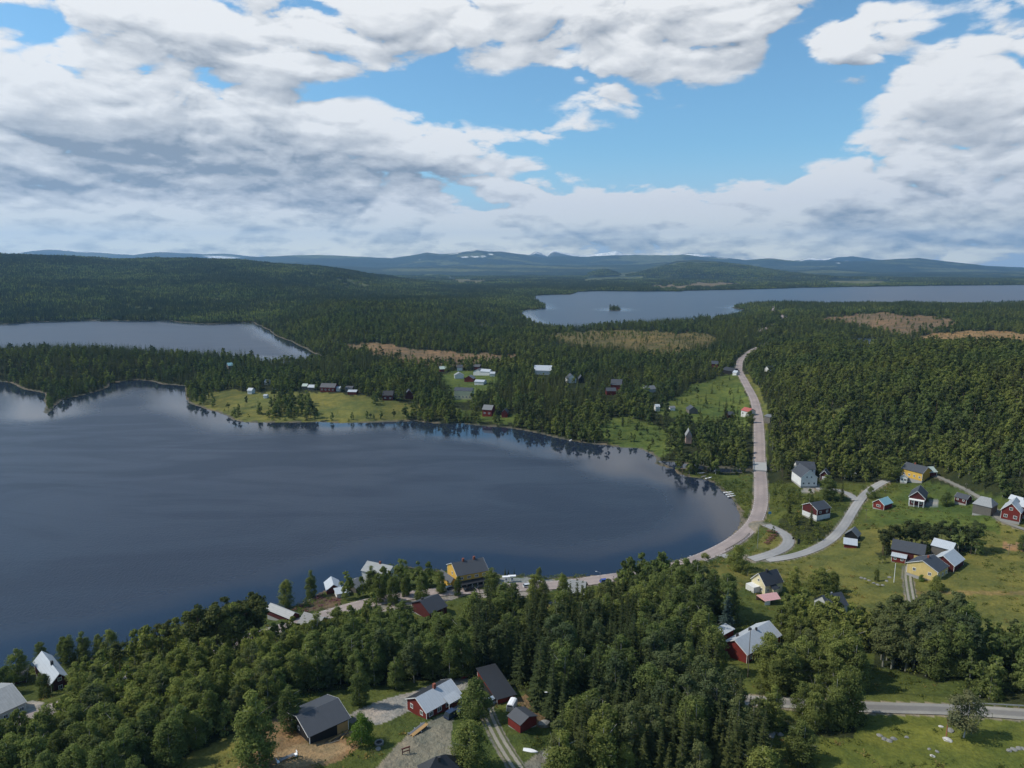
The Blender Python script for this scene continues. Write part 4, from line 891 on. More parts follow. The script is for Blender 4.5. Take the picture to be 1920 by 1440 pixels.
    st = stand_type(X, Y); hillr = sstep(1440, 1560, px) * sstep(650, 700, py) * (py < 900); st = np.clip(st + hillr * .14 - .12 * (px < 1440) + .25 * sstep(70, 20, gsample(SDF, X, Y)) * (r < 800), 0, 1)
    dk = in_poly(px, py, [(0, 640), (490, 650), (480, 672), (340, 690), (200, 720), (0, 715)]) | in_poly(px, py, [(860, 790), (880, 735), (1100, 735), (1250, 760), (1200, 800), (1100, 820), (980, 800)]) ; st = np.where(dk, st * .45, st); st = np.clip(.5 + (st - .45) * 1.35, 0, 1)
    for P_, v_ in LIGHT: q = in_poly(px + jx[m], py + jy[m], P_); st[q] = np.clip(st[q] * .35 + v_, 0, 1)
    u = rng.uniform(size=len(X)); kind = np.where(u < np.clip(.93 - st * .95, .08, 1), 0, np.where(rng.uniform(size=len(X)) < .18, 2, 1)); kind = np.where(sparse & (rng.uniform(size=len(X)) < .45), 3, kind)
    H = rng.uniform(9.5, 17.5, len(X)) * np.where(kind == 1, .80, 1) * np.where(kind == 3, .28, 1) * np.where(sparse, .7, 1) * (1 - .25 * (rng.uniform(size=len(X)) < .2))
    meshes = MIDS['spruce'] + MIDS['birch'] + MIDS['pine'] + MIDS['bush'] + MIDS['aspen']
    offs = np.array([0, 3, 6, 8, 10]); cnt = np.array([3, 3, 2, 2, 2]); idx = offs[kind] + rng.integers(0, 100, len(X)) % cnt[kind]
    P = np.stack([X, Y, Z - .2], 1); rz = rng.uniform(0, 6.28, len(X)); sq = rng.uniform(.95, 1.3, len(X))
    KM = {'spruce': 0, 'birch': 1, 'pine': 2, 'bush': 3, 'aspen': 4}
    if rest:
        ra = np.array([(n[0], n[1], n[7] - .1) for n in rest]); rk = np.array([KM[n[2]] for n in rest]); rh = np.array([n[3] for n in rest]); rr_ = np.array([n[4] for n in rest])
        P = np.concatenate([P, ra]); idx = np.concatenate([idx, offs[rk] + (np.arange(len(rk)) % cnt[rk])]); H = np.concatenate([H, rh]); rz = np.concatenate([rz, rr_]); sq = np.concatenate([sq, np.full(len(rk), 1.05)])
    scatter('forest', meshes, P, rz, H, idx, 'mixed spruce and birch forest around the bays', sq)
    print('near', len(near), 'rest', len(rest), 'mid', len(X))
    # --- far woods in clumps
    for nm, r0, r1, step, fam, lab in (('distant_forest', 1740, 4700, 23.5, FARC, 'dense spruce forest covering the hills beyond the lakes'), ('farthest_forest', 4650, 8200, 62, FAR2, 'blue green forest on the low hills at the far shore')):
        X, Y, rng = jgrid(r0, r1, step, -38, 38, seed=int(r0)); Z = ground(X, Y); px, py = project(X, Y, Z); r = np.hypot(X, Y)
        jx = fbm(X / (r * .012), Y / (r * .012), 51, 3) * 9 + fbm(X / (r * .004), Y / (r * .004), 52, 2) * 5; jy = fbm(X / (r * .012), Y / (r * .012), 61, 3) * 4.5 + fbm(X / (r * .004), Y / (r * .004), 62, 2) * 2.5
        sd_ = gsample(SDF, X, Y); m = (sd_ > step * .30) & road_clear(X, Y, step * .3)
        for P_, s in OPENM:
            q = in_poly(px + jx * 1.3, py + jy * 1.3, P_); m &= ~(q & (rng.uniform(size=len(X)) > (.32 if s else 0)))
        X, Y, Z, px, py = X[m], Y[m], Z[m], px[m], py[m]
        st = stand_type(X * .6, Y * .35) + .12 * rng.normal(size=len(X)) + .17; i3 = np.where(st < .50, 0, np.where(st < .74, 1, 2))
        me_ = fam['dark'] + fam['mixed'] + fam['light']; nf = len(fam['dark']); idx = i3 * nf + rng.integers(0, nf, len(X))
        scatter(nm, me_, np.stack([X, Y, Z - .5], 1), rng.integers(0, 4, len(X)) * 1.5708 + rng.normal(size=len(X)) * .15, rng.uniform(.8, 1.12, len(X)), idx, lab)
        print(nm, len(X))

def tuft(seed, n, h, w, mat, name):
    rng = np.random.default_rng(seed); C = np.stack([rng.normal(size=n) * w, rng.normal(size=n) * w, rng.uniform(.1, 1, n) * h], 1); Nn = np.stack([rng.normal(size=n), rng.normal(size=n), np.full(n, .8)], 1)
    V, F = leaves(C, Nn, .22, rng, .6); V[:, 2] = np.maximum(V[:, 2], 0); return mesh_np(name, V, F, mat, np.repeat(rng.uniform(size=n), 4))
M_WEED = foliage_mat('meadow_weeds', (.10, .13, .038), .35, .3); M_STRAW = foliage_mat('dry_grass', (.20, .18, .07), .25, .3); M_HEATH = foliage_mat('fireweed', (.16, .07, .11), .3, .3)
def undergrowth():
    TU = [tuft(1, 26, .5, .5, M_WEED, 'weeds'), tuft(2, 30, .35, .7, M_WEED, 'weeds'), tuft(3, 22, .4, .45, M_STRAW, 'straw'), tuft(4, 60, 1.1, .7, M_BUSH, 'sapling'), tuft(5, 24, .6, .5, M_HEATH, 'fireweed')]
    X, Y, rng = jgrid(120, 560, 2.3, seed=77); Z = ground(X, Y); px, py = project(X, Y, Z); m = is_near(px, py, X, Y) & (gsample(SDF, X, Y) > .6) & road_clear(X, Y, 1.0) & (px > -60) & (px < 1980) & (py < 1470)
    for x, y, r in KEEP: m &= (X - x) ** 2 + (Y - y) ** 2 > (r * .8) ** 2
    for P, c in PAINT:
        if c in (C_GRAVEL, C_PINK, (.20, .18, .14), (.2, .19, .16)): m &= ~in_poly(px, py, P)
    dirt = np.zeros(len(X), bool)
    for P, c in PAINT:
        if c in (C_DIRT, C_SAND): dirt |= in_poly(px, py, P)
    nz = fbm(X / 18, Y / 18, 201, 3); wild = in_poly(px, py, NEAR_ZONES[12][0]) | in_poly(px, py, NEAR_ZONES[13][0]) | (gsample(SDF, X, Y) < 9)
    inz = np.zeros(len(X), bool)
    for z in NEAR_ZONES: inz |= in_poly(px, py, z[0])
    p = np.where(wild, .9, np.where(inz, .45, np.clip(.22 + nz * .8, .05, .7))); p = np.where(dirt, .06, p); m &= rng.uniform(size=len(X)) < p
    X, Y, Z, wild, inz, nz, px, py = X[m], Y[m], Z[m], wild[m], inz[m], nz[m], px[m], py[m]; u = rng.uniform(size=len(X))
    idx = np.where(u < .38, 0, np.where(u < .72, 1, 2)); idx = np.where((wild | inz) & (u > .62), 3, idx); idx = np.where(~wild & ~inz & (u > .992), 3, idx)
    idx = np.where(in_poly(px, py, [(520, 1160), (560, 1115), (650, 1100), (650, 1135), (600, 1165)]) & (u < .45), 4, idx)
    scatter('undergrowth', TU, np.stack([X, Y, Z - .05], 1), rng.uniform(0, 6.28, len(X)), rng.uniform(.6, 1.5, len(X)), idx, 'weeds, tall grass and saplings on the open ground'); print('undergrowth', len(X))
# ================================================================== buildings and small things
class MB:
    def __init__(s): s.v = []; s.f = []
    def add(s, v, f): b = len(s.v); s.v += [tuple(float(c) for c in q) for q in v]; s.f += [tuple(i + b for i in q) for q in f]; return s
    def box(s, x0, y0, z0, x1, y1, z1):
        return s.add([(x0, y0, z0), (x1, y0, z0), (x1, y1, z0), (x0, y1, z0), (x0, y0, z1), (x1, y0, z1), (x1, y1, z1), (x0, y1, z1)], [(3, 2, 1, 0), (4, 5, 6, 7), (0, 1, 5, 4), (1, 2, 6, 5), (2, 3, 7, 6), (3, 0, 4, 7)])
    def cyl(s, p, q, r0, r1=None, n=8):
        r1 = r0 if r1 is None else r1; p, q = Vector(p), Vector(q); d = (q - p).normalized(); a = d.orthogonal().normalized(); b = d.cross(a); v = []
        for c, r in ((p, r0), (q, r1)):
            for i in range(n): t_ = 2 * math.pi * i / n; v.append(c + a * (math.cos(t_) * r) + b * (math.sin(t_) * r))
        return s.add(v, [tuple(range(n))[::-1], tuple(range(n, 2 * n))] + [(i, (i + 1) % n, n + (i + 1) % n, n + i) for i in range(n)])
    def prism(s, prof, y0, y1, axis='y'):
        """profile in (a, z) extruded; axis y: a is x, axis x: a is y"""
        n = len(prof); v = [((a, y0, z) if axis == 'y' else (y0, a, z)) for a, z in prof] + [((a, y1, z) if axis == 'y' else (y1, a, z)) for a, z in prof]
        return s.add(v, [tuple(range(n)), tuple(range(n, 2 * n))[::-1]] + [(i, n + i, n + (i + 1) % n, (i + 1) % n) for i in range(n)])
    def slab(s, a, b, c, d, th):
        """thick sheet under the quad a b c d"""
        P4 = [Vector(q) for q in (a, b, c, d)]; n = (P4[1] - P4[0]).cross(P4[3] - P4[0]).normalized()
        if n.z < 0: n = -n
        return s.add(P4 + [q - n * th for q in P4], [(0, 1, 2, 3), (7, 6, 5, 4), (0, 4, 5, 1), (1, 5, 6, 2), (2, 6, 7, 3), (3, 7, 4, 0)])
    def build(s, name, mat, parent=None, smooth=False):
        me = bpy.data.meshes.new(name); me.from_pydata(s.v, [], s.f); me.update()
        bm_fix(me)
        if mat: me.materials.append(mat)
        if smooth: me.polygons.foreach_set('use_smooth', [True] * len(me.polygons))
        return link(bpy.data.objects.new(name, me), parent)
import bmesh
def bm_fix(me):
    bm = bmesh.new(); bm.from_mesh(me); bmesh.ops.recalc_face_normals(bm, faces=bm.faces); bm.to_mesh(me); bm.free()
def empty(name, loc, rz=0.0, label=None, cat=None, group=None):
    o = bpy.data.objects.new(name, None); COL.objects.link(o); o.location = loc; o.rotation_euler[2] = rz; tag(o, label, cat, group); return o

def wood(name, col, board=.16, rough=.85):
    m, t, out = material(name); tcx = t.new('ShaderNodeTexCoord').outputs['Object']; x, y, z = t.xyz(tcx)
    n = t.noise(t.vm('MULTIPLY', tcx, (3, 3, .5)), 1.2, 4, .6); n2 = t.noise(tcx, .5, 3, .5)
    s = t.m('FRACT', t.m('DIVIDE', t.m('ADD', x, y), board)); gap = t.ramp(s, .0, .10, .72, 1.0)
    c = t.mix(1.0, col, t.mix(n, (.75, .75, .75), (1.25, 1.25, 1.25)), 'MULTIPLY'); c = t.mix(1.0, c, t.mix(n2, (.82, .82, .82), (1.2, 1.2, 1.18)), 'MULTIPLY')
    c = t.mix(1.0, c, t.comb(gap, gap, gap), 'MULTIPLY'); principled(t, out, c, rough, 0, n, .2, .02); return m
def sheet(name, col, pitch=.6, rough=.45, metal=0.0, dirt=.25, spec=.4, ax=0):
    """roof sheet with standing seams every pitch metres"""
    m, t, out = material(name); tcx = t.new('ShaderNodeTexCoord').outputs['Object']; q = t.xyz(tcx)
    n = t.noise(tcx, .9, 5, .65); n2 = t.noise(t.vm('MULTIPLY', tcx, (2.5, .4, .4) if ax == 0 else (.4, 2.5, .4)), 1.0, 3, .6)
    s = t.m('FRACT', t.m('DIVIDE', q[ax], pitch)); seam = t.ramp(t.m('ABSOLUTE', t.m('SUBTRACT', s, .5)), .40, .48)
    c = t.mix(1.0, col, t.mix(t.m('MULTIPLY', t.m('ADD', n, n2), .5), (1 - dirt,) * 3, (1 + dirt,) * 3), 'MULTIPLY'); c = t.mix(t.m('MULTIPLY', seam, .35), c, tuple(k * .55 for k in col))
    principled(t, out, c, rough, metal, t.m('ADD', seam, t.m('MULTIPLY', n, .2)), .4, .04, spec); return m
def plain(name, col, rough=.6, metal=0.0, var=.15, sc_=1.5, spec=.4):
    m, t, out = material(name); tcx = t.new('ShaderNodeTexCoord').outputs['Object']; n = t.noise(tcx, sc_, 4, .6)
    principled(t, out, t.mix(1.0, col, t.mix(n, (1 - var,) * 3, (1 + var,) * 3), 'MULTIPLY'), rough, metal, n, .15, .02, spec); return m
M_RED = wood('falu_red_boards', (.155, .022, .016)); M_DRED = wood('dark_red_boards', (.075, .014, .013)); M_BLACKW = wood('black_boards', (.012, .012, .013)); M_GREYW = wood('grey_weathered_timber', (.13, .12, .105), .3)
M_WHITEW = wood('white_boards', (.62, .62, .60)); M_CREAM = wood('cream_boards', (.62, .56, .36)); M_YELLOW = wood('yellow_boards', (.58, .36, .07)); M_YEL2 = wood('pale_yellow_boards', (.55, .42, .17)); M_GREYRENDER = plain('grey_render', (.42, .43, .42)); M_PINKW = wood('faded_pink_boards', (.42, .30, .26)); M_RAWWOOD = wood('raw_timber', (.42, .26, .11))
M_RFB = sheet('black_roof', (.020, .022, .026), .4, .55); M_RFD = sheet('dark_grey_roof', (.050, .055, .064), .4, .55); M_RFG = sheet('grey_roof', (.14, .145, .15), .5, .55); M_RFS = sheet('silver_sheet_roof', (.42, .45, .48), .6, .40); M_RFW = sheet('weathered_sheet_roof', (.25, .26, .26), .6, .55, 0, .4)
M_RFC = sheet('pale_blue_roof', (.24, .42, .46), .4, .5); M_RFR = sheet('red_roof', (.36, .09, .07), .4, .5); M_RFGN = sheet('pale_green_roof', (.40, .47, .42), .4, .5); M_RFT = sheet('dark_tile_roof', (.035, .040, .050), .33, .65, ax=1)
M_TRIM = plain('white_trim', (.72, .72, .70)); M_STONE = plain('foundation_concrete', (.32, .31, .29), .9); M_BRICK = plain('chimney_brick', (.22, .07, .045), .9, 0, .3, 6); M_CHB = plain('dark_chimney', (.03, .03, .033), .6)
M_GLASS = plain('window_glass', (.03, .04, .05), .12, 0, .1, 1, .8); M_DARK = plain('dark_inside', (.012, .012, .013), .9); M_DOOR = plain('door_paint', (.60, .60, .58)); M_METAL = plain('galvanised_steel', (.40, .41, .42), .4, .6); M_RUST = plain('rusty_pole', (.30, .12, .06), .8); M_POLEW = plain('grey_wooden_pole', (.16, .13, .10), .9)
M_WHITE = plain('white_paint', (.78, .78, .78), .35); M_TYRE = plain('tyre_rubber', (.015, .015, .015), .8); M_ROCK = plain('lichened_rock', (.20, .195, .18), .95, 0, .4, 2.5); M_ROCKW = plain('white_rock', (.46, .44, .41), .9, 0, .25, 3); M_TARP = plain('red_and_white_cloth', (.62, .35, .34), .7, 0, .3, 2)

_win = {}
def window(parent, o, u, wdt, hgt, nrm, mullion=1):
    """white frame proud of the wall, dark pane inside it. o: lower left corner, u: along the wall, nrm: outwards"""
    o, u, nrm = Vector(o), Vector(u), Vector(nrm); up = Vector((0, 0, 1)); b = .13
    def bx(mb, a0, c0, a1, c1, d0, d1):
        v = [o + u * a + up * c + nrm * d for d in (d0, d1) for a, c in ((a0, c0), (a1, c0), (a1, c1), (a0, c1))]
        mb.add(v, [(0, 1, 2, 3), (7, 6, 5, 4), (0, 4, 5, 1), (1, 5, 6, 2), (2, 6, 7, 3), (3, 7, 4, 0)])
    f = MB(); bx(f, 0, 0, wdt, b, .0, .07); bx(f, 0, hgt - b, wdt, hgt, .0, .07); bx(f, 0, b, b, hgt - b, .0, .07); bx(f, wdt - b, b, wdt, hgt - b, .0, .07)
    for k in range(mullion): c = wdt * (k + 1) / (mullion + 1); bx(f, c - .035, b, c + .035, hgt - b, .01, .055)
    w = f.build('window', M_TRIM, parent); p = MB(); bx(p, b, b, wdt - b, hgt - b, .005, .03); p.build('pane', M_GLASS, w); return w
def door(parent, o, u, wdt, hgt, nrm, mat=None):
    o, u, nrm = Vector(o), Vector(u), Vector(nrm); up = Vector((0, 0, 1)); f = MB()
    v = [o + u * a + up * c + nrm * d for d in (0, .06) for a, c in ((0, 0), (wdt, 0), (wdt, hgt), (0, hgt))]
    f.add(v, [(0, 1, 2, 3), (7, 6, 5, 4), (0, 4, 5, 1), (1, 5, 6, 2), (2, 6, 7, 3), (3, 7, 4, 0)]); return f.build('door', mat or M_DOOR, parent)

def frame_from(A, B, C, L=None, Wd=None):
    a, b, c = at(*A), at(*B), at(*C); u = Vector((b.x - a.x, b.y - a.y, 0)); L_ = u.length; u.normalize(); v = Vector((-u.y, u.x, 0)); W_ = (c - a).dot(v)
    if W_ < 0: v = -v; W_ = -W_
    return a, b, c, u, v, L or L_, Wd or W_
def house(name, label, A, B, C, h, rise, wall, roof, ridge='x', L=None, Wd=None, win=(), trim=True, chim=(), cat='house', group=None, eave=.35, chim_mat=None, roof2=None, base=True, mono=False, doors=(), lift=0.0, hip=0.0, lower=None, wins2=(), z=None, small=False):
    """A: the corner nearest us, B: the end of the wall to its right, C: the end of the wall to its left (pixels of the photograph on the ground)
    win: (side, n, width, height, sill), side f (A-B), l (A-C), r, b; gable windows with side + 'g'"""
    a, b, c, u, v, L, Wd = frame_from(A, B, C, L, Wd); ang = math.atan2(u.y, u.x)
    cs = [a, a + u * L, a + v * Wd, a + u * L + v * Wd]; gz = [float(ground(np.array(q.x), np.array(q.y))) for q in cs]
    z0 = (max(gz) * .6 + min(gz) * .4 if z is None else z) + .15 + lift
    root = empty(name, (a.x, a.y, z0), ang, label, cat, group)
    cx, cy = a.x + (u.x * L + v.x * Wd) / 2, a.y + (u.y * L + v.y * Wd) / 2
    KEEP.append((cx, cy, max(L, Wd) * .5 + 2.5))
    if L > 1.6 * Wd or Wd > 1.6 * L:
        for f in (.15, .85): KEEP.append((a.x + u.x * L * (f if L > Wd else .5) + v.x * Wd * (.5 if L > Wd else f), a.y + u.y * L * (f if L > Wd else .5) + v.y * Wd * (.5 if L > Wd else f), min(L, Wd) * .5 + 3))
    if base and not small: MB().box(.06, .06, -max(1.2, z0 - min(gz) + .5), L - .06, Wd - .06, 0).build('foundation', M_STONE, root)
    else: lift_ = max(.8, z0 - min(gz) + .4)
    zb = 0 if (base and not small) else -max(.8, z0 - min(gz) + .4)
    t = .12; e = eave
    if lower: MB().box(-.03, -.03, zb, L + .03, Wd + .03, h * .45).build('lower_wall', lower, root)
    if ridge == 'x':
        ym = Wd / 2 if not mono else Wd; w = MB().box(0, 0, zb, L, Wd, h) if hip else MB().prism([(0, zb), (Wd, zb), (Wd, h if not mono else h + rise), (ym, h + rise), (0, h)] if not mono else [(0, zb), (Wd, zb), (Wd, h + rise), (0, h)], 0, L, 'x'); w.build('wall', wall, root)
        k = rise / ym
        if mono:
            r1 = MB().slab((-e, -e, h - e * k + t), (L + e, -e, h - e * k + t), (L + e, Wd + e, h + rise + e * k + t), (-e, Wd + e, h + rise + e * k + t), t); rf = r1.build('roof', roof, root)
        else:
            i_ = hip; zr = h + rise + t
            r1 = MB().slab((-e, -e, h - e * k + t), (L + e, -e, h - e * k + t), (L + e - i_, ym, zr), (-e + i_, ym, zr), t)
            r2 = MB().slab((-e, Wd + e, h - e * k + t), (-e + i_, ym + .002, zr), (L + e - i_, ym + .002, zr), (L + e, Wd + e, h - e * k + t), t)
            if hip: r1.slab((-e, -e, h - e * k + t), (-e + i_, ym, zr), (-e + i_, ym + .01, zr), (-e, Wd + e, h - e * k + t), t); r1.slab((L + e, -e, h - e * k + t), (L + e, Wd + e, h - e * k + t), (L + e - i_, ym + .01, zr), (L + e - i_, ym, zr), t)
            if roof2 is None:
                rf = MB(); rf.v = []; rf.add(r1.v, r1.f); rf.add(r2.v, r2.f); rf = rf.build('roof', roof, root)
            else: rf = r1.build('roof', roof, root); r2.build('roof', roof2, root)
            if trim and not small and not hip:
                for xx in (-e - .03, L + e):
                    f = MB(); f.slab((xx, -e - .03, h - e * k + t + .02), (xx + .03, -e - .03, h - e * k + t + .02), (xx + .03, ym, zr + .02), (xx, ym, zr + .02), .2); f.slab((xx, Wd + e + .03, h - e * k + t + .02), (xx, ym, zr + .02), (xx + .03, ym, zr + .02), (xx + .03, Wd + e + .03, h - e * k + t + .02), .2); f.build('barge_board', M_TRIM, root)
    else:
        xm = L / 2; MB().prism([(0, zb), (L, zb), (L, h), (xm, h + rise), (0, h)], 0, Wd, 'y').build('wall', wall, root)
        k = rise / xm; zr = h + rise + t
        r1 = MB().slab((-e, -e, h - e * k + t), (xm, -e, zr), (xm, Wd + e, zr), (-e, Wd + e, h - e * k + t), t)
        r2 = MB().slab((L + e, -e, h - e * k + t), (L + e, Wd + e, h - e * k + t), (xm + .002, Wd + e, zr), (xm + .002, -e, zr), t)
        if roof2 is None: rf = MB(); rf.add(r1.v, r1.f); rf.add(r2.v, r2.f); rf = rf.build('roof', roof, root)
        else: rf = r1.build('roof', roof, root); r2.build('roof', roof2, root)
        if trim and not small:
            for yy in (-e - .03, Wd + e):
                f = MB(); f.slab((-e - .03, yy, h - e * k + t + .02), (xm, yy, zr + .02), (xm, yy + .03, zr + .02), (-e - .03, yy + .03, h - e * k + t + .02), .2); f.slab((L + e + .03, yy, h - e * k + t + .02), (L + e + .03, yy + .03, h - e * k + t + .02), (xm, yy + .03, zr + .02), (xm, yy, zr + .02), .2); f.build('barge_board', M_TRIM, root)
    if trim and not small:
        for x_, y_ in ((0, 0), (L, 0), (0, Wd), (L, Wd)):
            sx, sy = (-1 if x_ == 0 else 1), (-1 if y_ == 0 else 1)
            hh = h - .15
            MB().box(min(x_, x_ + sx * .03) - (.10 if sx > 0 else 0), min(y_, y_ + sy * .03) - (.10 if sy > 0 else 0), 0.0, max(x_, x_ + sx * .03) + (.10 if sx < 0 else 0), max(y_, y_ + sy * .03) + (.10 if sy < 0 else 0), hh).build('corner_board', M_TRIM, root)
    for fx, fy, s_, hh in chim:
        zz = h + rise * (1 - abs((fy if ridge == 'x' else fx) - .5) * 2); q = MB().box(L * fx - s_ / 2, Wd * fy - s_ / 2, zz - .3, L * fx + s_ / 2, Wd * fy + s_ / 2, zz + hh + .2).build('chimney', chim_mat or M_BRICK, rf)
    for side, n, ww, wh, sill in win:
        g_ = side.endswith('g'); sd = side[0]
        Ls = L if sd in 'fb' else Wd
        for i in range(n):
            m_ = Ls * (i + .5) / n if not g_ else Ls * (.5 + (i - (n - 1) / 2) * .28)
            o_, u_, n_ = {'f': ((m_ - ww / 2, 0, sill), (1, 0, 0), (0, -1, 0)), 'b': ((m_ + ww / 2, Wd, sill), (-1, 0, 0), (0, 1, 0)), 'l': ((0, m_ + ww / 2, sill), (0, -1, 0), (-1, 0, 0)), 'r': ((L, m_ - ww / 2, sill), (0, 1, 0), (1, 0, 0))}[sd]
            window(root, o_, u_, ww, wh, n_, 1 if ww > .9 else 0)
    for sd, pos, ww, wh, mt in doors:
        o_, u_, n_ = {'f': ((pos, 0, 0), (1, 0, 0), (0, -1, 0)), 'b': ((pos, Wd, 0), (-1, 0, 0), (0, 1, 0)), 'l': ((0, pos, 0), (0, -1, 0), (-1, 0, 0)), 'r': ((L, pos, 0), (0, 1, 0), (1, 0, 0))}[sd]
        door(root, o_, u_, ww, wh, n_, mt)
    return root, L, Wd, z0

# ---- bottom of the picture
r_, L, Wd, z0 = house('red_house', 'dark red wooden house with silver and black roof slopes and brick chimney', (800, 1349), (863, 1322), (765, 1331), 2.9, 2.1, M_RED, M_RFS, 'x', roof2=M_RFB, win=[('f', 4, 1.3, 1.2, 1.2), ('l', 2, 1.1, 1.2, 1.2)], chim=[(.52, .50, .7, 1.0)])
MB().slab((L * .55, -1.5, 2.85), (L * .93, -1.5, 2.85), (L * .93, .9, 3.75), (L * .55, .9, 3.75), .1).build('porch_roof', M_RFS, r_)
for x_ in (L * .56, L * .92): MB().box(x_ - .06, -1.42, 0, x_ + .06, -1.3, 2.8).build('porch_post', M_TRIM, r_)
MB().box(L * .55, -1.5, -.6, L * .93, -.08, .12).build('porch_floor', M_STONE, r_)
r_, L, Wd, z0 = house('black_house', 'black boarded house with dark grey roof and raw timber end panel', (581, 1395), (654, 1371), (558, 1353), 3.0, 1.9, M_BLACKW, M_RFD, 'x', win=[('l', 1, .9, 1.0, 1.3)], eave=.5, trim=True)
MB().box(L * .70, -.05, .1, L - .12, -.01, 2.4).build('timber_panel', M_RAWWOOD, r_); MB().box(L * .18, -.07, .1, L * .18 + .9, -.01, 2.1).build('door', M_DARK, r_)
MB().box(L * .1, -2.2, -.5, L * .9, -.1, .02).build('deck', M_RAWWOOD, r_)
house('red_shed', 'small brick red shed with dark grey roof in the grass near the lane', (975.5, 1375), (1006, 1362.5), (959, 1358), 2.3, 1.0, M_RED, M_RFD, 'y', cat='shed', trim=False, eave=.25)
r_, L, Wd, z0 = house('carport', 'red carport with long black roof beside the horse trailer', (932, 1321), (966, 1313), (893, 1287), 2.7, .9, M_RED, M_RFB, 'x', mono=True, cat='garage', trim=True)
MB().box(-.05, 1.2, .0, -.012, Wd - 1.2, 2.2).build('opening_shade', M_DARK, r_)  # dark panel on the closed wall paints the shade inside an open bay
house('black_roof_house', 'house at the bottom edge of which only the black hipped roof shows', (795, 1472), (868, 1462), (778, 1448), 3.0, 2.8, M_RED, M_RFB, 'x', hip=3.5, chim=[(.45, .4, .6, .6)], chim_mat=M_CHB, trim=False, z=22)
# ---- left
r_, L, Wd, z0 = house('red_house', 'dark red house with bright silver roof among birches near the left shore', (97, 1297), (131, 1287), (72, 1272), 3.9, 2.4, M_DRED, M_RFS, 'y', win=[('f', 1, 1.1, 1.3, 1.2), ('fg', 1, 1.1, 1.1, 3.9)], chim=[(.5, .4, .7, .9)], chim_mat=M_CHB)
house('small_red_shed', 'small red shed with dark roof left of the silver roofed house', (27, 1284), (50, 1279), (17, 1274), 2.2, .9, M_DRED, M_RFD, 'x', cat='shed', win=[('f', 1, .8, .7, 1.1)], trim=True)
house('pale_house', 'pale rendered house with long grey metal roof at the left edge', (-28, 1362), (49, 1333), (-50, 1338), 3.2, 2.6, M_GREYRENDER, M_RFW, 'x', win=[('f', 5, 1.2, 1.1, 1.1)], chim=[(.55, .5, .8, .8)], chim_mat=M_CHB)
# ---- village by the lake
house('boathouse', 'boathouse with silver gable roof at the water', (613, 1115), (639, 1110), (601, 1104), 2.1, 1.9, M_DRED, M_RFS, 'y', cat='boathouse', trim=False)
house('garden_shed', 'low shed with very pale roof beside the boathouse', (632, 1122), (655, 1117), (626, 1116), 1.7, .5, M_WHITEW, M_RFS, 'x', mono=True, cat='shed', trim=False)
house('grey_roof_shed', 'shed with blue grey roof half hidden left of the white villa', (668, 1112), (684, 1104), (655, 1102), 2.3, 1.6, M_GREYW, M_RFG, 'x', cat='shed', trim=False)
house('white_villa', 'white two storey villa with pale grey roof on the lake shore', (725, 1100), (748, 1086), (701, 1088), 5.2, 2.3, M_WHITEW, M_RFW, 'y', Wd=12, win=[('f', 2, 1.1, 1.3, 1.0), ('f', 3, 1.1, 1.2, 3.6), ('r', 3, 1.1, 1.3, 1.0), ('r', 3, 1.1, 1.2, 3.6)], chim=[(.5, .5, .7, .8)], roof2=None)
r_, L, Wd, z0 = house('yellow_building', 'long yellow two storey shop building with dark roof and two brick chimneys', (858, 1103), (915, 1094), (845, 1088), 6.0, 3.0, M_YELLOW, M_RFD, 'x', win=[('f', 4, 1.6, 1.1, 4.1), ('l', 1, 1.2, 1.2, 4.2)], chim=[(.36, .5, .8, 1.0), (.72, .5, .8, 1.0)], cat='building')
MB().slab((0, -2.6, 2.9), (L, -2.6, 2.9), (L, -.02, 3.5), (0, -.02, 3.5), .15).build('canopy', M_RFB, r_)
MB().box(.4, -.06, .3, L - .4, -.012, 2.7).build('shop_front', M_GLASS, r_)
for i in range(6): MB().box(L * (i + .3) / 5.6 - .08, -2.5, -.3, L * (i + .3) / 5.6 + .08, -2.35, 2.8).build('canopy_post', M_TRIM, r_)
house('yellow_annexe', 'low yellow annexe with grey roof left of the long yellow building', (845, 1103), (856, 1100), (829, 1092), 3.0, 1.5, M_YELLOW, M_RFD, 'y', trim=False, cat='annexe')
house('dark_roof_house', 'low house with broad dark roof among spruces below the village road', (806, 1162), (838, 1152), (778, 1146), 3.0, 2.6, M_DRED, M_RFT, 'x', chim=[(.2, .6, .7, .7)], chim_mat=M_CHB, trim=False)
house('yellow_cottage', 'yellow cottage with ribbed grey roof and white gable hidden in trees', (594, 1190), (612, 1180), (583, 1172), 3.2, 2.4, M_YELLOW, M_RFG, 'y', trim=True, L=7, Wd=8, win=[('l', 2, 1.0, 1.1, 1.1)])
house('red_barn', 'long low dark red barn with grey metal roof near the shore', (544, 1165), (561, 1157), (512, 1158), 2.2, 1.4, M_DRED, M_RFW, 'y', Wd=13, trim=False, cat='barn')
house('old_barn', 'old barn with steep pale grey roof by the village road', (1093, 1118), (1102, 1106), (1076, 1108), 2.1, 3.1, M_GREYW, M_RFW, 'y', trim=False, cat='barn', L=8, Wd=9, eave=.6)
house('spruce_cabin', 'cabin with blue roof barely showing between the dark spruces', (1036, 1152), (1050, 1146), (1030, 1144), 2.5, 1.5, M_YEL2, M_RFD, 'x', trim=False, cat='cabin')
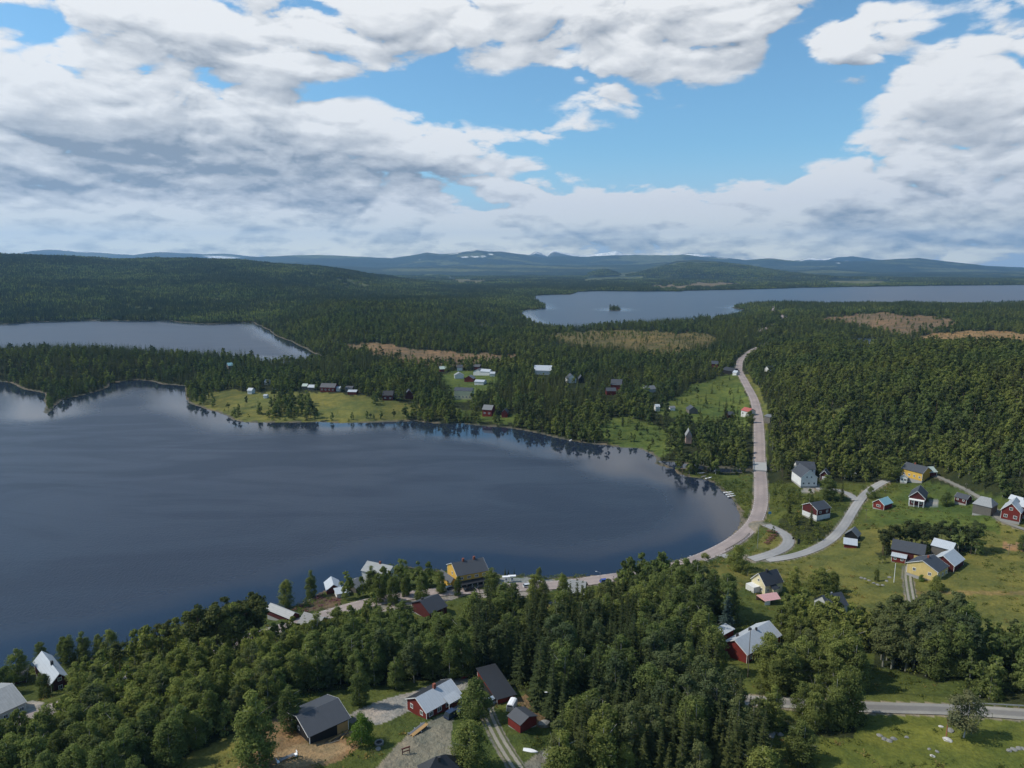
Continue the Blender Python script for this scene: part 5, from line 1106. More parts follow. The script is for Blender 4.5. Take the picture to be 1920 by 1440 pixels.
# ---- right of the village
r_, L, Wd, z0 = house('cream_house', 'cream house with black roof above the pink tent', (1434, 1116), (1466, 1110), (1412, 1102), 4.0, 3.5, M_CREAM, M_RFT, 'x', win=[('l', 2, 1.0, 1.2, 1.2), ('lg', 1, 1.0, 1.1, 4.2), ('f', 3, 1.0, 1.2, 1.2)], chim=[(.45, .5, .8, .6)], chim_mat=M_CHB)
MB().box(L * .3, -1.6, -.4, L * .6, -.02, 2.5).build('porch', M_CREAM, r_); MB().slab((L * .27, -1.8, 2.5), (L * .63, -1.8, 2.5), (L * .63, .5, 3.9), (L * .27, .5, 3.9), .12).build('porch_roof', M_RFT, r_)
MB().box(-3.2, Wd * .35, -.6, -.02, Wd * .95, 2.7).build('balcony', M_WHITEW, r_)
house('grey_roof_house', 'house with broad dark grey roof half hidden behind birches', (1553, 1156), (1588, 1148), (1530, 1142), 3.2, 3.0, M_GREYRENDER, M_RFD, 'x', trim=False, chim=[(.55, .55, .5, .4)], chim_mat=M_METAL)
r_, L, Wd, z0 = house('red_gable_house', 'red house with pale metal roof and three chimneys beside the small shed', (1400, 1244), (1462, 1214), (1372, 1236), 3.6, 2.7, M_RED, M_RFS, 'x', Wd=8.5, chim=[(.22, .72, .6, .9), (.52, .62, .7, .7), (.58, .45, .5, .7)], chim_mat=M_CHB, win=[('f', 4, 1.1, 1.2, 1.3)])
house('small_red_shed', 'small red shed with pale flat roof behind the red gable house', (1356, 1201), (1375, 1193), (1345, 1193), 2.2, .4, M_RED, M_RFS, 'x', mono=True, trim=False, cat='shed')
# ---- right farms
r_, L, Wd, z0 = house('long_barn', 'long dark red barn with black roof in front of the pines', (1670, 1050), (1731, 1056), (1668, 1037), 3.6, 2.6, M_DRED, M_RFD, 'x', trim=False, cat='barn', Wd=10)
MB().box(L * .70, -.06, 0, L * .85, -.012, 2.8).build('barn_door', M_YEL2, r_)
house('red_cottage', 'small red cottage with silver roof against the front of the long barn', (1671, 1054), (1697, 1057), (1670, 1047), 2.3, 1.1, M_RED, M_RFS, 'x', mono=True, win=[('f', 2, 1.0, 1.0, 1.0)], trim=True)
house('grey_log_barn', 'grey weathered log barn with silver roof right of the long barn', (1745, 1042), (1783, 1048), (1748, 1031), 3.8, 2.0, M_GREYW, M_RFS, 'x', trim=False, cat='barn', Wd=7)
r_, L, Wd, z0 = house('yellow_house', 'pale yellow house with dark roof at the end of the wheel tracks', (1757, 1088), (1770, 1080), (1719, 1082), 4.0, 2.6, M_YEL2, M_RFD, 'x', L=9, Wd=11, win=[('l', 2, 1.2, 1.3, 1.6), ('r', 2, 1.0, 1.2, 1.4), ('f', 3, 1.1, 1.2, 1.4)], chim=[(.5, .5, .7, .7)])
house('red_garage', 'dark red garage with bright silver roof right of the yellow house', (1788, 1073), (1800, 1064), (1764, 1069), 3.0, 2.8, M_DRED, M_RFS, 'x', L=10, Wd=8, win=[('l', 1, 1.1, 1.4, .8)], trim=True, cat='garage')
house('black_boat_shed', 'small black shed with grey roof standing above the side road', (1607, 1016), (1613, 1009), (1589, 1011), 3.0, 2.4, M_BLACKW, M_RFG, 'x', trim=False, cat='shed')
house('low_red_shed', 'low red shed with pale roof just below the black shed', (1582, 1028), (1606, 1028), (1580, 1022), 1.6, .6, M_RED, M_RFS, 'x', mono=True, trim=False, cat='shed')
r_, L, Wd, z0 = house('white_house', 'large white gabled house with dark roof on the bank above the main road', (1501, 915), (1531, 914), (1498, 903), 5.2, 4.0, M_WHITEW, M_RFD, 'y', win=[('f', 3, 1.2, 1.3, 1.0), ('fg', 2, 1.0, 1.2, 4.6), ('r', 2, 1.0, 1.2, 1.2)], chim=[], Wd=13)
house('red_garage', 'dark red garage with white doors right of the large white house', (1537, 901), (1552, 903), (1536, 894), 3.2, 2.4, M_DRED, M_RFD, 'y', cat='garage', doors=[('f', 1.0, 2.4, 2.2, M_DOOR)])
house('grey_roof_wing', 'dark roofed wing behind the large white house', (1494, 898), (1528, 896), (1494, 886), 4.6, 3.0, M_WHITEW, M_RFD, 'x', cat='house', trim=False, win=[('f', 3, 1.0, 1.2, 3.0)])
house('split_level_house', 'dark red house on a white lower storey above the bushy bank', (1531, 978), (1556, 970), (1524, 962), 5.2, 2.3, M_DRED, M_RFD, 'x', lower=M_WHITEW, win=[('f', 2, 1.3, 1.2, 3.2)])
house('blue_roof_cabin', 'small red cabin with pale blue roof beside the side road', (1636, 954), (1657, 957), (1637, 945), 2.7, 2.2, M_RED, M_RFC, 'y', win=[('f', 1, 2.0, 1.1, 1.0)], cat='cabin')
r_, L, Wd, z0 = house('veranda_house', 'dark red house with white pillared veranda on the green', (1703, 949), (1733, 951), (1706, 936), 4.2, 3.2, M_DRED, M_RFD, 'y', win=[('f', 2, 1.1, 1.2, .9)])
MB().slab((.2, -1.8, 3.1), (L - .2, -1.8, 3.1), (L - .2, -.02, 3.3), (.2, -.02, 3.3), .3).build('veranda_roof', M_TRIM, r_)
for i in range(4): MB().box(.3 + (L - .8) * i / 3, -1.7, -.3, .55 + (L - .8) * i / 3, -1.5, 2.8).build('pillar', M_TRIM, r_)
house('yellow_villa', 'deep yellow villa with dark roofs under the big tree at the forest edge', (1689, 901), (1728, 906), (1693, 890), 4.4, 2.8, M_YELLOW, M_RFD, 'x', win=[('f', 4, 1.1, 1.2, 1.2), ('l', 2, 1.1, 1.1, 1.2)], chim=[(.4, .5, .7, .6)])
r_, L, Wd, z0 = house('glass_porch', 'white glazed porch in front of the yellow villa', (1687, 906), (1700, 907), (1687, 900), 2.8, 1.2, M_WHITEW, M_RFS, 'y', win=[('f', 2, 1.4, 1.4, .8)], trim=False, cat='porch')
house('green_roof_garage', 'garage with pale green roof behind the yellow villa', (1723, 893), (1741, 894), (1722, 886), 3.0, 2.0, M_DRED, M_RFGN, 'y', cat='garage', trim=True)
house('red_playhouse', 'small dark red hut with black roof right of the round tree', (1789, 945), (1811, 948), (1791, 938), 2.4, 1.6, M_DRED, M_RFD, 'x', win=[('f', 2, .9, .9, 1.0)], cat='hut')
house('grey_barn', 'tall grey timber barn with silver gambrel roof by the farm road', (1822, 966), (1857, 968), (1826, 953), 4.6, 3.0, M_GREYW, M_RFW, 'x', trim=False, cat='barn', hip=2.0)
house('red_gable_barn', 'large red gabled house with white windows and silver roof at the right edge', (1875, 977), (1911, 984), (1880, 962), 4.3, 3.6, M_RED, M_RFS, 'y', win=[('f', 2, 1.4, 1.4, 1.0), ('fg', 1, 1.3, 1.3, 4.6)], Wd=11)
house('red_wing', 'long wing with silver roof running off the right edge', (1908, 972), (1960, 976), (1906, 962), 4.0, 2.4, M_DRED, M_RFS, 'x', trim=False, cat='house')
house('white_farm_shed', 'white shed with pale roof behind the red gabled barn', (1890, 953), (1912, 954), (1890, 946), 3.4, 1.6, M_WHITEW, M_RFS, 'x', trim=False, cat='shed')
# ---- middle distance, small in the picture
def cottage(px, py, wpx, depth, h, rise, wall, roof, ridge, label, turn=0.0, cat='house', win=0, name='cottage'):
    r_ = wpx / 2; g_ = at(px, py); dd = math.hypot(g_.x, g_.y)
    for k_ in (11, 22, 34, 47): KEEP.append((g_.x * (1 - k_ / dd), g_.y * (1 - k_ / dd), max(7.0, wpx / F_PX * dd * .55) * (1 - k_ / 160)))
    return house(name, label, (px - r_, py), (px + r_, py + turn), (px - r_ + .4 * turn, py - 3), h, rise, wall, roof, ridge, Wd=depth, cat=cat, small=True, trim=False, win=[('f', win, 1.5, 1.4, 1.2)] if win else [])
cottage(1396, 781, 14, 8, 4.0, 2.2, M_WHITEW, M_RFR, 'x', 'white cottage with red roof beside the main road', 0, win=2)
cottage(1340, 689, 12, 9, 4, 3, M_RED, M_RFD, 'x', 'red cottage near the top bend of the main road', 0)
cottage(1364, 700, 20, 10, 3, 3, M_BLACKW, M_RFB, 'x', 'dark house with white extension near the top bend', 1.0)
cottage(1377, 704, 7, 6, 3, 2, M_WHITEW, M_RFS, 'x', 'white annexe right of the dark house at the bend', 0)
cottage(1437, 701, 8, 8, 4.5, 3, M_WHITEW, M_RFD, 'y', 'small house peeping out of the forest edge right of the road', 0)
cottage(1438, 793, 11, 7, 3, 1.2, M_GREYW, M_RFG, 'x', 'grey shed tight against the right side of the main road', 0, 'shed')
cottage(1371, 784, 12, 7, 2.4, 2.2, M_DRED, M_RFD, 'x', 'low dark red hut in the field left of the white cottage', 0, 'hut')
cottage(1300, 776, 16, 9, 3, 2.6, M_GREYW, M_RFD, 'y', 'dark roofed cottage at the end of the small lane', 0)
cottage(1233, 771, 8, 6, 3.6, 1.5, M_WHITEW, M_RFS, 'x', 'tiny white hut left of the small lane', 0, 'hut')
cottage(1261, 770, 10, 6, 2.2, 1.0, M_WHITEW, M_RFG, 'x', 'low white shed beside the small lane', 0, 'shed')
cottage(1291, 832, 11, 9, 5.5, 4, M_PINKW, M_RFW, 'y', 'faded pink house hidden in the trees near the shore', 0)
cottage(868, 749, 33, 11, 7.6, 2.2, M_CREAM, M_RFD, 'x', 'cream three storey house with dark roof above the field', 0, win=5, name='cream_building')
cottage(913, 781, 17, 9, 5, 3.2, M_RED, M_RFG, 'x', 'bright red house near the north shore', 0, win=2)
cottage(946, 783, 11, 7, 3.4, 2.4, M_RED, M_RFD, 'y', 'smaller red cottage right of the bright red house', 0)
cottage(1017, 702, 33, 17, 4.5, 4.5, M_WHITEW, M_RFS, 'x', 'big white hall with pale roof in the forest', 1.5, 'building', name='white_hall')
cottage(1155, 731, 20, 12, 5, 4.5, M_RED, M_RFD, 'x', 'red barn with grey roof in the middle of the forest', 1, 'barn', name='red_barn')
cottage(1146, 741, 18, 9, 3.6, 2.4, M_RED, M_RFD, 'x', 'lower red building in front of the forest barn', 0, 'barn', name='red_barn')
cottage(1220, 736, 20, 9, 3, 2.6, M_GREYRENDER, M_RFG, 'x', 'house with grey roof right of the forest barn', 0)
cottage(1072, 718, 17, 10, 4, 4.2, M_WHITEW, M_RFD, 'y', 'white gable with steep dark roof in the forest', 0)
cottage(1090, 718, 9, 8, 4, 3.2, M_BLACKW, M_RFD, 'y', 'small dark house right of the steep white gable', 0)
cottage(832, 697, 14, 8, 3, 2.6, M_RED, M_RFGN, 'x', 'red cottage with pale roof at the left of the village', 0)
cottage(862, 695, 10, 7, 3.4, 2.6, M_WHITEW, M_RFD, 'x', 'white cottage behind the village clearing', 0)
cottage(861, 710, 17, 8, 3.4, 2.8, M_WHITEW, M_RFW, 'y', 'white house with pale roof left in the village', 0)
cottage(879, 716, 17, 9, 3.2, 3, M_RED, M_RFG, 'y', 'red house with grey roof in the village', 0)
cottage(895, 704, 15, 9, 3.8, 2.8, M_WHITEW, M_RFG, 'y', 'white gabled house with grey roof at the village top', 0)
cottage(909, 704, 17, 8, 4, 2.2, M_WHITEW, M_RFS, 'x', 'long white house at the village top', 0)
cottage(898, 722, 17, 10, 2.8, 1.4, M_WHITEW, M_RFS, 'x', 'low white bungalow in the village', 0)
cottage(923, 706, 9, 7, 3, 1.6, M_WHITEW, M_RFS, 'x', 'small white shed right in the village', 0, 'shed')
cottage(893, 693, 12, 7, 3, 2.2, M_DRED, M_RFD, 'x', 'dark red cottage behind the long white house', 0)
cottage(614, 735, 27, 9, 4.2, 3.2, M_RED, M_RFD, 'x', 'long red farmhouse with black roof on the peninsula', 0, win=4, name='farmhouse')
cottage(634, 734, 7, 5, 3, 1.2, M_WHITEW, M_RFS, 'x', 'tiny white shed right of the long red farmhouse', 0, 'shed')
cottage(571, 730, 9, 6, 3, 2, M_GREYW, M_RFGN, 'x', 'small shed with pale roof left of the farmhouse', 0, 'shed')
cottage(583, 732, 12, 7, 2.8, 2, M_GREYW, M_RFS, 'x', 'low shed with silver roof beside the farmhouse', 0, 'shed')
cottage(654, 735, 13, 7, 3, 2, M_GREYW, M_RFD, 'x', 'dark hut behind the red shed on the peninsula', 0, 'hut')
cottage(660, 740, 16, 7, 2.4, 1.4, M_RED, M_RFS, 'x', 'low red shed by the gravel turning place', 0, 'shed')
cottage(727, 751, 19, 9, 4.5, 3.4, M_DRED, M_RFB, 'x', 'dark red house right of the birch row on the field', 0, win=2)
cottage(767, 748, 14, 9, 4, 3.6, M_DRED, M_RFD, 'y', 'dark red barn near the eastern end of the field', 0, 'barn')
cottage(468, 739, 8, 6, 3.4, 2, M_WHITEW, M_RFS, 'x', 'tiny white house on the tip of the peninsula', 0)
cottage(497, 747, 6, 4, 2.4, .8, M_WHITEW, M_RFS, 'x', 'small white pavilion on the peninsula field', 0, 'pavilion')
cottage(500, 722, 8, 7, 3, 2, M_WHITEW, M_RFS, 'x', 'white cottage glimpsed behind the peninsula trees', 0)
cottage(433, 692, 9, 8, 4, 3, M_GREYW, M_RFC, 'x', 'blue grey roof glimpsed in the peninsula forest', 0)
# ================================================================== cars, boats, poles, tables
def yaw_px(A, B): a, b = at(*A), at(*B); return math.atan2(b.y - a.y, b.x - a.x)
def car(px, py, yaw, col, label, kind='hatch', name='parked_car', cat='car'):
    g_ = at(px, py); e = empty(name, (g_.x, g_.y, g_.z + .06), yaw, label, cat)
    paint = plain(name + '_paint', col, .25, .2, .05, 2, .6); L_, W_ = (4.6, 1.85); hb = .95; top = 1.5 if kind == 'hatch' else 1.85
    b = MB().prism([(-L_ / 2, .35), (-L_ / 2 + .05, .85), (-L_ / 2 + .35, hb), (L_ / 2 - 1.0, hb), (L_ / 2 - .12, .8), (L_ / 2, .45), (L_ / 2 - .1, .28), (-L_ / 2 + .1, .28)], -W_ / 2, W_ / 2); b.build('body', paint, e)
    x0, x1, x2, x3 = (-L_ / 2 + .12, -L_ / 2 + .55, .35, L_ / 2 - 1.35)
    c = MB(); wi = W_ / 2 - .05; wt_ = W_ / 2 - .22
    c.add([(x0, -wi, hb), (x3, -wi, hb), (x3, wi, hb), (x0, wi, hb), (x1, -wt_, top - .06), (x2, -wt_, top - .06), (x2, wt_, top - .06), (x1, wt_, top - .06)], [(3, 2, 1, 0), (4, 5, 6, 7), (0, 1, 5, 4), (1, 2, 6, 5), (2, 3, 7, 6), (3, 0, 4, 7)]); c.build('windows', M_GLASS, e)
    MB().box(x1 - .02, -wt_ - .02, top - .06, x2 + .02, wt_ + .02, top).build('roof', paint, e)
    for sx in (-1.42, 1.42):
        for sy in (-1, 1): MB().cyl((sx, sy * (W_ / 2 - .2), .32), (sx, sy * (W_ / 2 + .01), .32), .33, n=12).build('wheel', M_TYRE, e)
    for sy in (-1, 1): MB().box(L_ / 2 - .16, sy * .62 - .17, .62, L_ / 2 - .01, sy * .62 + .17, .76).build('headlight', M_WHITE, e)
    return e
car(849, 1343, yaw_px((838, 1348), (862, 1338)), (.03, .045, .085), 'dark blue estate car parked in front of the red house', 'suv')
car(881, 1108, yaw_px((872, 1109), (890, 1107)), (.012, .012, .014), 'black car parked under the yellow building canopy', 'hatch')
car(905, 1104, yaw_px((900, 1104), (912, 1103)), (.02, .02, .025), 'dark car parked right of the black car by the shop', 'hatch')
car(846, 1105, yaw_px((840, 1106), (852, 1104)), (.05, .06, .08), 'grey blue car parked at the left end of the shop', 'hatch')
car(991, 1101, yaw_px((984, 1101), (998, 1100)), (.6, .6, .6), 'white car on the asphalt behind the birches', 'hatch')
car(1135, 1092, yaw_px((1128, 1092.5), (1144, 1090.5)), (.03, .06, .30), 'bright blue car driving on the main road', 'hatch')
car(926, 1317, yaw_px((920, 1320), (935, 1312)), (.30, .36, .42), 'pale car standing inside the carport', 'hatch')
car(1625, 885, yaw_px((1620, 885), (1632, 885)), (.02, .02, .02), 'black car parked by the trees left of the yellow villa', 'hatch')
car(1597, 889, yaw_px((1592, 889), (1604, 890)), (.6, .6, .6), 'white camper van parked at the forest edge', 'suv')
# horse trailer
def trailer():
    g_ = at(960, 1331); yaw = yaw_px((954, 1334), (964, 1318)); e = empty('horse_trailer', (g_.x, g_.y, g_.z + .08), yaw, 'tall white rounded horse trailer parked beside the carport', 'trailer')
    prof = [(-.95, .45), (-.98, 1.7), (-.8, 2.25), (-.4, 2.45), (.4, 2.45), (.8, 2.25), (.98, 1.7), (.95, .45)]
    MB().prism(prof, -1.7, 1.5, 'x').build('body', M_WHITE, e)
    MB().prism([(a * .86, .45 + (z - .45) * .82) for a, z in prof], 1.5, 2.0, 'x').build('nose', M_WHITE, e)
    MB().box(-1.76, -.8, .5, -1.70, .8, 1.75).build('ramp', M_METAL, e); MB().box(-1.74, -.7, 1.8, -1.69, .7, 2.2).build('window', M_GLASS, e)
    for sx in (-.45, .45):
        for sy in (-1, 1): MB().cyl((sx, sy * .92, .33), (sx, sy * 1.12, .33), .33, n=12).build('wheel', M_TYRE, e)
    MB().cyl((1.9, 0, .45), (3.1, 0, .4), .05).build('drawbar', M_METAL, e)
trailer()
# overturned small boat, lying white by the lane
def hull(name, px, py, yaw, L_, W_, mat, label, cat='boat', flip=False, thwarts=2, group=None):
    g_ = at(px, py); z_ = max(g_.z, .03); e = empty(name, (g_.x, g_.y, z_ + (.42 if flip else .0)), yaw, label, cat, group); V = []; n = 9; k = 7
    for i in range(n):
        t_ = i / (n - 1); x_ = (t_ - .5) * L_; w_ = W_ / 2 * (1 - max(0, (t_ - .35) / .65) ** 2.4) * (.8 + .2 * min(1, t_ / .3)); dep_ = .42 * (1 - .2 * t_)
        for j in range(k):
            a = math.pi * j / (k - 1); V.append((x_, -math.cos(a) * w_, (.45 + .15 * t_ ** 2) - math.sin(a) ** .7 * dep_))
    F = [(i * k + j, i * k + j + 1, (i + 1) * k + j + 1, (i + 1) * k + j) for i in range(n - 1) for j in range(k - 1)]; F.append(tuple(range(k)))
    m_ = MB().add(V, F).build('hull', mat, e); sf = m_.modifiers.new('s', 'SOLIDIFY'); sf.thickness = .05
    for q in range(thwarts): x_ = -L_ * .25 + q * L_ * .28; MB().box(x_ - .12, -W_ * .42, .34, x_ + .12, W_ * .42, .38).build('thwart', M_RAWWOOD, e)
    if flip: e.rotation_euler[0] = math.pi
    return e
hull('rowing_boat', 995, 1408, yaw_px((988, 1407), (1001, 1410)), 3.4, 1.4, M_WHITE, 'white boat lying upside down in the grass by the lane', flip=True)
for i, (x_, y_, w_) in enumerate([(1365, 924, 'furthest'), (1369, 927.5, 'middle'), (1372, 931, 'nearest')]):
    hull('rowing_boat', x_, y_, .15 + .1 * i, 5.2, 1.7, M_WHITE, 'white rowing boat on the rocky east shore, %s of three moored side by side' % w_, group='rowing boats on the rocky east shore')
hull('rowing_boat', 1329, 897, .5, 5.0, 1.6, M_WHITE, 'white rowing boat drawn up on the grassy bank, right of two'); hull('rowing_boat', 1320, 894, .6, 4.2, 1.5, M_METAL, 'grey rowing boat drawn up on the grassy bank, left of two'); hull('rowing_boat', 1315, 888, .1, 5, 1.8, M_METAL, 'grey boat under the trees above the grassy bank')
hull('rowing_boat', 1070, 826, 1.2, 4.5, 1.5, M_WHITE, 'tiny white boat at the shore below the forest')
hull('snow_sledge', 873, 1269, yaw_px((866, 1272), (882, 1265)), 4.2, 1.1, plain('red_plastic', (.35, .02, .03), .35), 'red canoe lying at the edge of the gravel yard', 'canoe', flip=True)
# poles
def pole(px, py, top_px, label, kind='pole', mat=None, r=.13, name='utility_pole', arm=True, cat='pole', group=None):
    g_ = at(px, py); d = math.hypot(g_.x, g_.y); h = float(z_at(px, top_px, d)) - g_.z; e = empty(name, (g_.x, g_.y, g_.z - .2), 0, label, cat, group)
    MB().cyl((0, 0, 0), (0, 0, h), r, r * .7, 8).build('mast', mat or M_POLEW, e)
    if kind == 'pole' and arm: MB().box(-.7, -.06, h - .7, .7, .06, h - .58).build('crossarm', M_POLEW, e); [MB().cyl((x_, 0, h - .58), (x_, 0, h - .40), .05, n=6).build('insulator', M_WHITE, e) for x_ in (-.6, 0, .6)]
    if kind == 'lamp': MB().cyl((0, 0, h - .05), (-1.4, 0, h + .35), .05, n=6).build('arm', M_METAL, e); MB().box(-2.0, -.14, h + .28, -1.35, .14, h + .42).build('lamp_head', M_WHITE, e)
    if kind == 'globe':
        bm = bmesh.new(); bmesh.ops.create_uvsphere(bm, u_segments=10, v_segments=8, radius=.32); me = bpy.data.meshes.new('lamp_head'); bm.to_mesh(me); bm.free(); me.materials.append(M_WHITE); q = link(bpy.data.objects.new('lamp_head', me), e); q.location = (0, 0, h + .25)
    return e
pole(1036, 1353, 1299, 'dark street lamp beside the spruces near the small red shed', 'lamp', name='street_lamp', cat='lamp', r=.12)
pole(1347, 1316, 1294, 'short lamp with round white head by the upper road', 'globe', name='street_lamp', cat='lamp')
pole(1774, 1383, 1339, 'leaning rust red pole beside the lone willow', 'bare', M_RUST, .14)
pole(1821, 1377, 1335, 'slim grey post right of the lone willow', 'bare', M_METAL, .08)
pole(1676, 1092, 1055, 'white pole standing in the garden below the long barn', 'bare', M_WHITE, .13, 'flag_pole')
pole(1420, 1028, 986, 'tall pale pole at the picnic place', 'bare', M_METAL, .12, 'flag_pole')
pole(1774, 946, 921, 'white pole in front of the round tree', 'bare', M_WHITE, .10, 'flag_pole'); pole(1659, 936, 917, 'utility pole behind the blue roofed cabin', 'pole', r=.1); pole(1623, 977, 953, 'utility pole in the grass below the blue roofed cabin', 'pole', r=.1)
pole(1811, 920, 905, 'utility pole by the farm road at the forest edge', 'pole', r=.1); pole(1717, 888, 872, 'street lamp behind the yellow villa', 'lamp', r=.08, name='street_lamp', cat='lamp'); pole(1891, 1040, 1018, 'utility pole in the rough grass at the right edge', 'pole', r=.1)
pole(1125, 1086, 1072, 'street lamp beside the lakeside road left of the blue car', 'lamp', M_METAL, .09, 'street_lamp', cat='lamp'); pole(1301, 1053, 1043, 'street lamp where the side road leaves the main road', 'lamp', M_METAL, .09, 'street_lamp', cat='lamp')
pole(1402, 1270, 1180, 'tall thin pole rising behind the red gable house', 'bare', M_POLEW, .12); pole(922, 1262, 1214, 'slim dark pole in front of the spruce stand', 'bare', M_POLEW, .1); pole(1342, 687, 672, 'utility pole by the red cottage at the bend', 'pole', r=.12)
pole(1448, 845, 826, 'road sign post right of the main road', 'bare', M_METAL, .08, 'sign_post'); pole(1443, 938, 926, 'short sign post by the main road verge', 'bare', M_METAL, .08, 'sign_post')
def sign(px, py, w_, h_, top, col, label, yaw=0.0):
    g_ = at(px, py); e = empty('road_sign', (g_.x, g_.y, g_.z - .2), yaw, label, 'sign'); MB().cyl((0, 0, 0), (0, 0, top), .05, n=6).build('post', M_METAL, e); MB().box(-w_ / 2, -.09, top - h_, w_ / 2, -.05, top).build('sign_plate', plain('sign_paint', col, .4), e)
sign(1497, 1022, 1.2, 2.4, 3.2, (.03, .035, .04), 'tall dark information board beside the lay-by'); sign(1443, 967, 1.6, 1.2, 2.4, (.10, .30, .55), 'blue direction sign at the verge before the lay-by'); sign(1442, 960, .7, .7, 2.4, (.35, .42, .40), 'small round road sign above the blue sign')
sign(1487, 1012, .8, 1.0, 1.4, (.01, .01, .01), 'black bin like board at the outer edge of the lay-by'); sign(1284, 1056, .25, 1.0, 1.6, (.7, .7, .7), 'white marker post on the lake side of the road')
# picnic tables
def picnic(px, py, yaw, label):
    g_ = at(px, py); e = empty('picnic_table', (g_.x, g_.y, g_.z), yaw, label, 'table', 'picnic tables beside the lay-by'); w_ = plain('brown_picnic_wood', (.13, .05, .03), .8)
    MB().box(-1.4, -.45, .70, 1.4, .45, .78).build('tabletop', w_, e)
    for s in (-1, 1): MB().box(-1.4, s * .95 - .17, .42, 1.4, s * .95 + .17, .48).build('bench_seat', w_, e)
    for s in (-1, 1): MB().prism([(-1.0, 0), (-.85, 0), (.0, .66), (.85, 0), (1.0, 0), (.42, .70), (-.42, .70)], s * 1.0 - .05, s * 1.0 + .05, 'x').build('leg', w_, e)
for i, (x_, y_, w_) in enumerate([(1443, 997.5, 'topmost of the six'), (1452, 999.5, 'right of the topmost'), (1450, 1005, 'third from the top'), (1446, 1010, 'fourth from the top'), (1442, 1014, 'second from the bottom'), (1438, 1019, 'lowest of the six')]):
    picnic(x_, y_, .1 * i, 'brown picnic table on the lay-by lawn, ' + w_)
# bench table left of the black house
g_ = at(538, 1424); e = empty('garden_bench', (g_.x, g_.y, g_.z), yaw_px((528, 1428), (549, 1421)), 'grey garden table with two white chair ends in front of the big birch', 'bench')
MB().box(-1.6, -.45, .5, 1.6, .45, .6).build('seat', M_RFG, e)
for s in (-1, 1): MB().box(s * 1.95 - .3, -.4, .35, s * 1.95 + .3, .4, .45).build('chair_seat', M_WHITE, e); MB().box(s * 2.22 - .05, -.4, .45, s * 2.22 + .05, .4, 1.1).build('chair_back', M_WHITE, e); MB().box(s * 1.3 - .05, -.35, 0, s * 1.3 + .05, .35, .5).build('leg', M_RFG, e); MB().box(s * 1.95 - .25, -.32, 0, s * 1.95 + .25, .32, .35).build('chair_leg', M_WHITE, e)
# timber stack
g_ = at(783, 1371); e = empty('timber_stack', (g_.x, g_.y, g_.z), yaw_px((770, 1378), (798, 1362)), 'stack of pale planks on trestles on the lawn', 'timber stack')
for i in range(7): MB().box(-2.8 + .2 * (i % 3), -1.0 + .24 * i, .5 + .03 * (i % 2), 2.6 + .3 * (i % 2), -.8 + .24 * i, .62 + .03 * (i % 2)).build('plank', M_RFG if i > 3 else M_RAWWOOD, e)
for x_ in (-2.2, 0, 2.2): MB().box(x_ - .08, -1.3, .0, x_ + .08, 1.1, .5).build('trestle', M_METAL, e)
g_ = at(666, 1350); e = empty('timber_stack', (g_.x, g_.y, g_.z), yaw_px((652, 1346), (664, 1340)), 'low stack of boards at the corner of the black house', 'timber stack')
for i in range(5): MB().box(-2.0, -.8 + .32 * i, .3, 2.0, -.52 + .32 * i, .38).build('plank', M_GREYW, e)
for x_ in (-1.5, 1.5): MB().box(x_ - .06, -.8, 0, x_ + .06, .8, .3).build('trestle', M_RAWWOOD, e)
g_ = at(620, 1390); e = empty('timber_stack', (g_.x, g_.y, g_.z), yaw_px((605, 1397), (645, 1380)), 'scattered pale boards along the front of the black house', 'timber stack')
for i in range(9): q = MB().box(-1.6, -.1, 0, 1.6, .1, .08).build('plank', M_RAWWOOD if i % 2 else M_GREYW, e); q.location = ((i - 4) * 1.1, .3 * ((i * 7) % 4) - .8, .06 + .05 * (i % 3)); q.rotation_euler[2] = .25 * ((i * 5) % 4) - .3
# stone planter, red bench frame
def rock(px, py, s, mat, label, name='boulder', seed=0, cat='boulder', group=None, flat=.6):
    g_ = at(px, py); bm = bmesh.new(); bmesh.ops.create_icosphere(bm, subdivisions=2, radius=1); rg = random.Random(seed)
    for v in bm.verts:
        n_ = float(fbm(v.co.x * 1.3 + seed, v.co.y * 1.3 + v.co.z * 2.1, 7, 2)); v.co *= 1 + .35 * n_; v.co.z *= flat; v.co.x *= 1.25
    me = bpy.data.meshes.new(name); bm.to_mesh(me); bm.free(); me.materials.append(mat); o = link(bpy.data.objects.new(name, me)); o.location = (g_.x, g_.y, g_.z + s * .15); o.scale = (s,) * 3; o.rotation_euler[2] = seed * 1.3; tag(o, label, cat, group); return o
rock(709, 1405, .6, M_ROCK, 'round grey boulder on the lawn below the stone ring', seed=2)
g_ = at(711, 1395); e = empty('stone_planter', (g_.x, g_.y, g_.z), 0, 'round stone planter ring on the lawn', 'planter')
for i in range(10): a = i * .628; q = MB().box(-.28, -.17, 0, .28, .17, .55).build('stone', M_ROCK, e); q.location = (math.cos(a) * .85, math.sin(a) * .85, 0); q.rotation_euler[2] = a + 1.57
MB().cyl((0, 0, 0), (0, 0, .42), .7, n=12).build('soil', M_DARK, e)
g_ = at(761, 1413); e = empty('red_swing_frame', (g_.x, g_.y, g_.z), .5, 'small dark red wooden frame on the gravel', 'frame')
for s in (-1, 1): MB().box(s * .8 - .08, -.08, 0, s * .8 + .08, .08, 1.4).build('leg', M_DRED, e)
MB().box(-1, -.12, 1.3, 1, .12, 1.5).build('beam', M_DRED, e); MB().box(-.8, -.05, .5, .8, .05, .7).build('rail', M_DRED, e)
rock(1019, 1360, 1.2, M_ROCK, 'upright grey slab of rock right of the small red shed', seed=5, flat=1.0)
rock(1777, 1388, .85, M_ROCKW, 'bright white boulder at the foot of the rust red pole', seed=4)
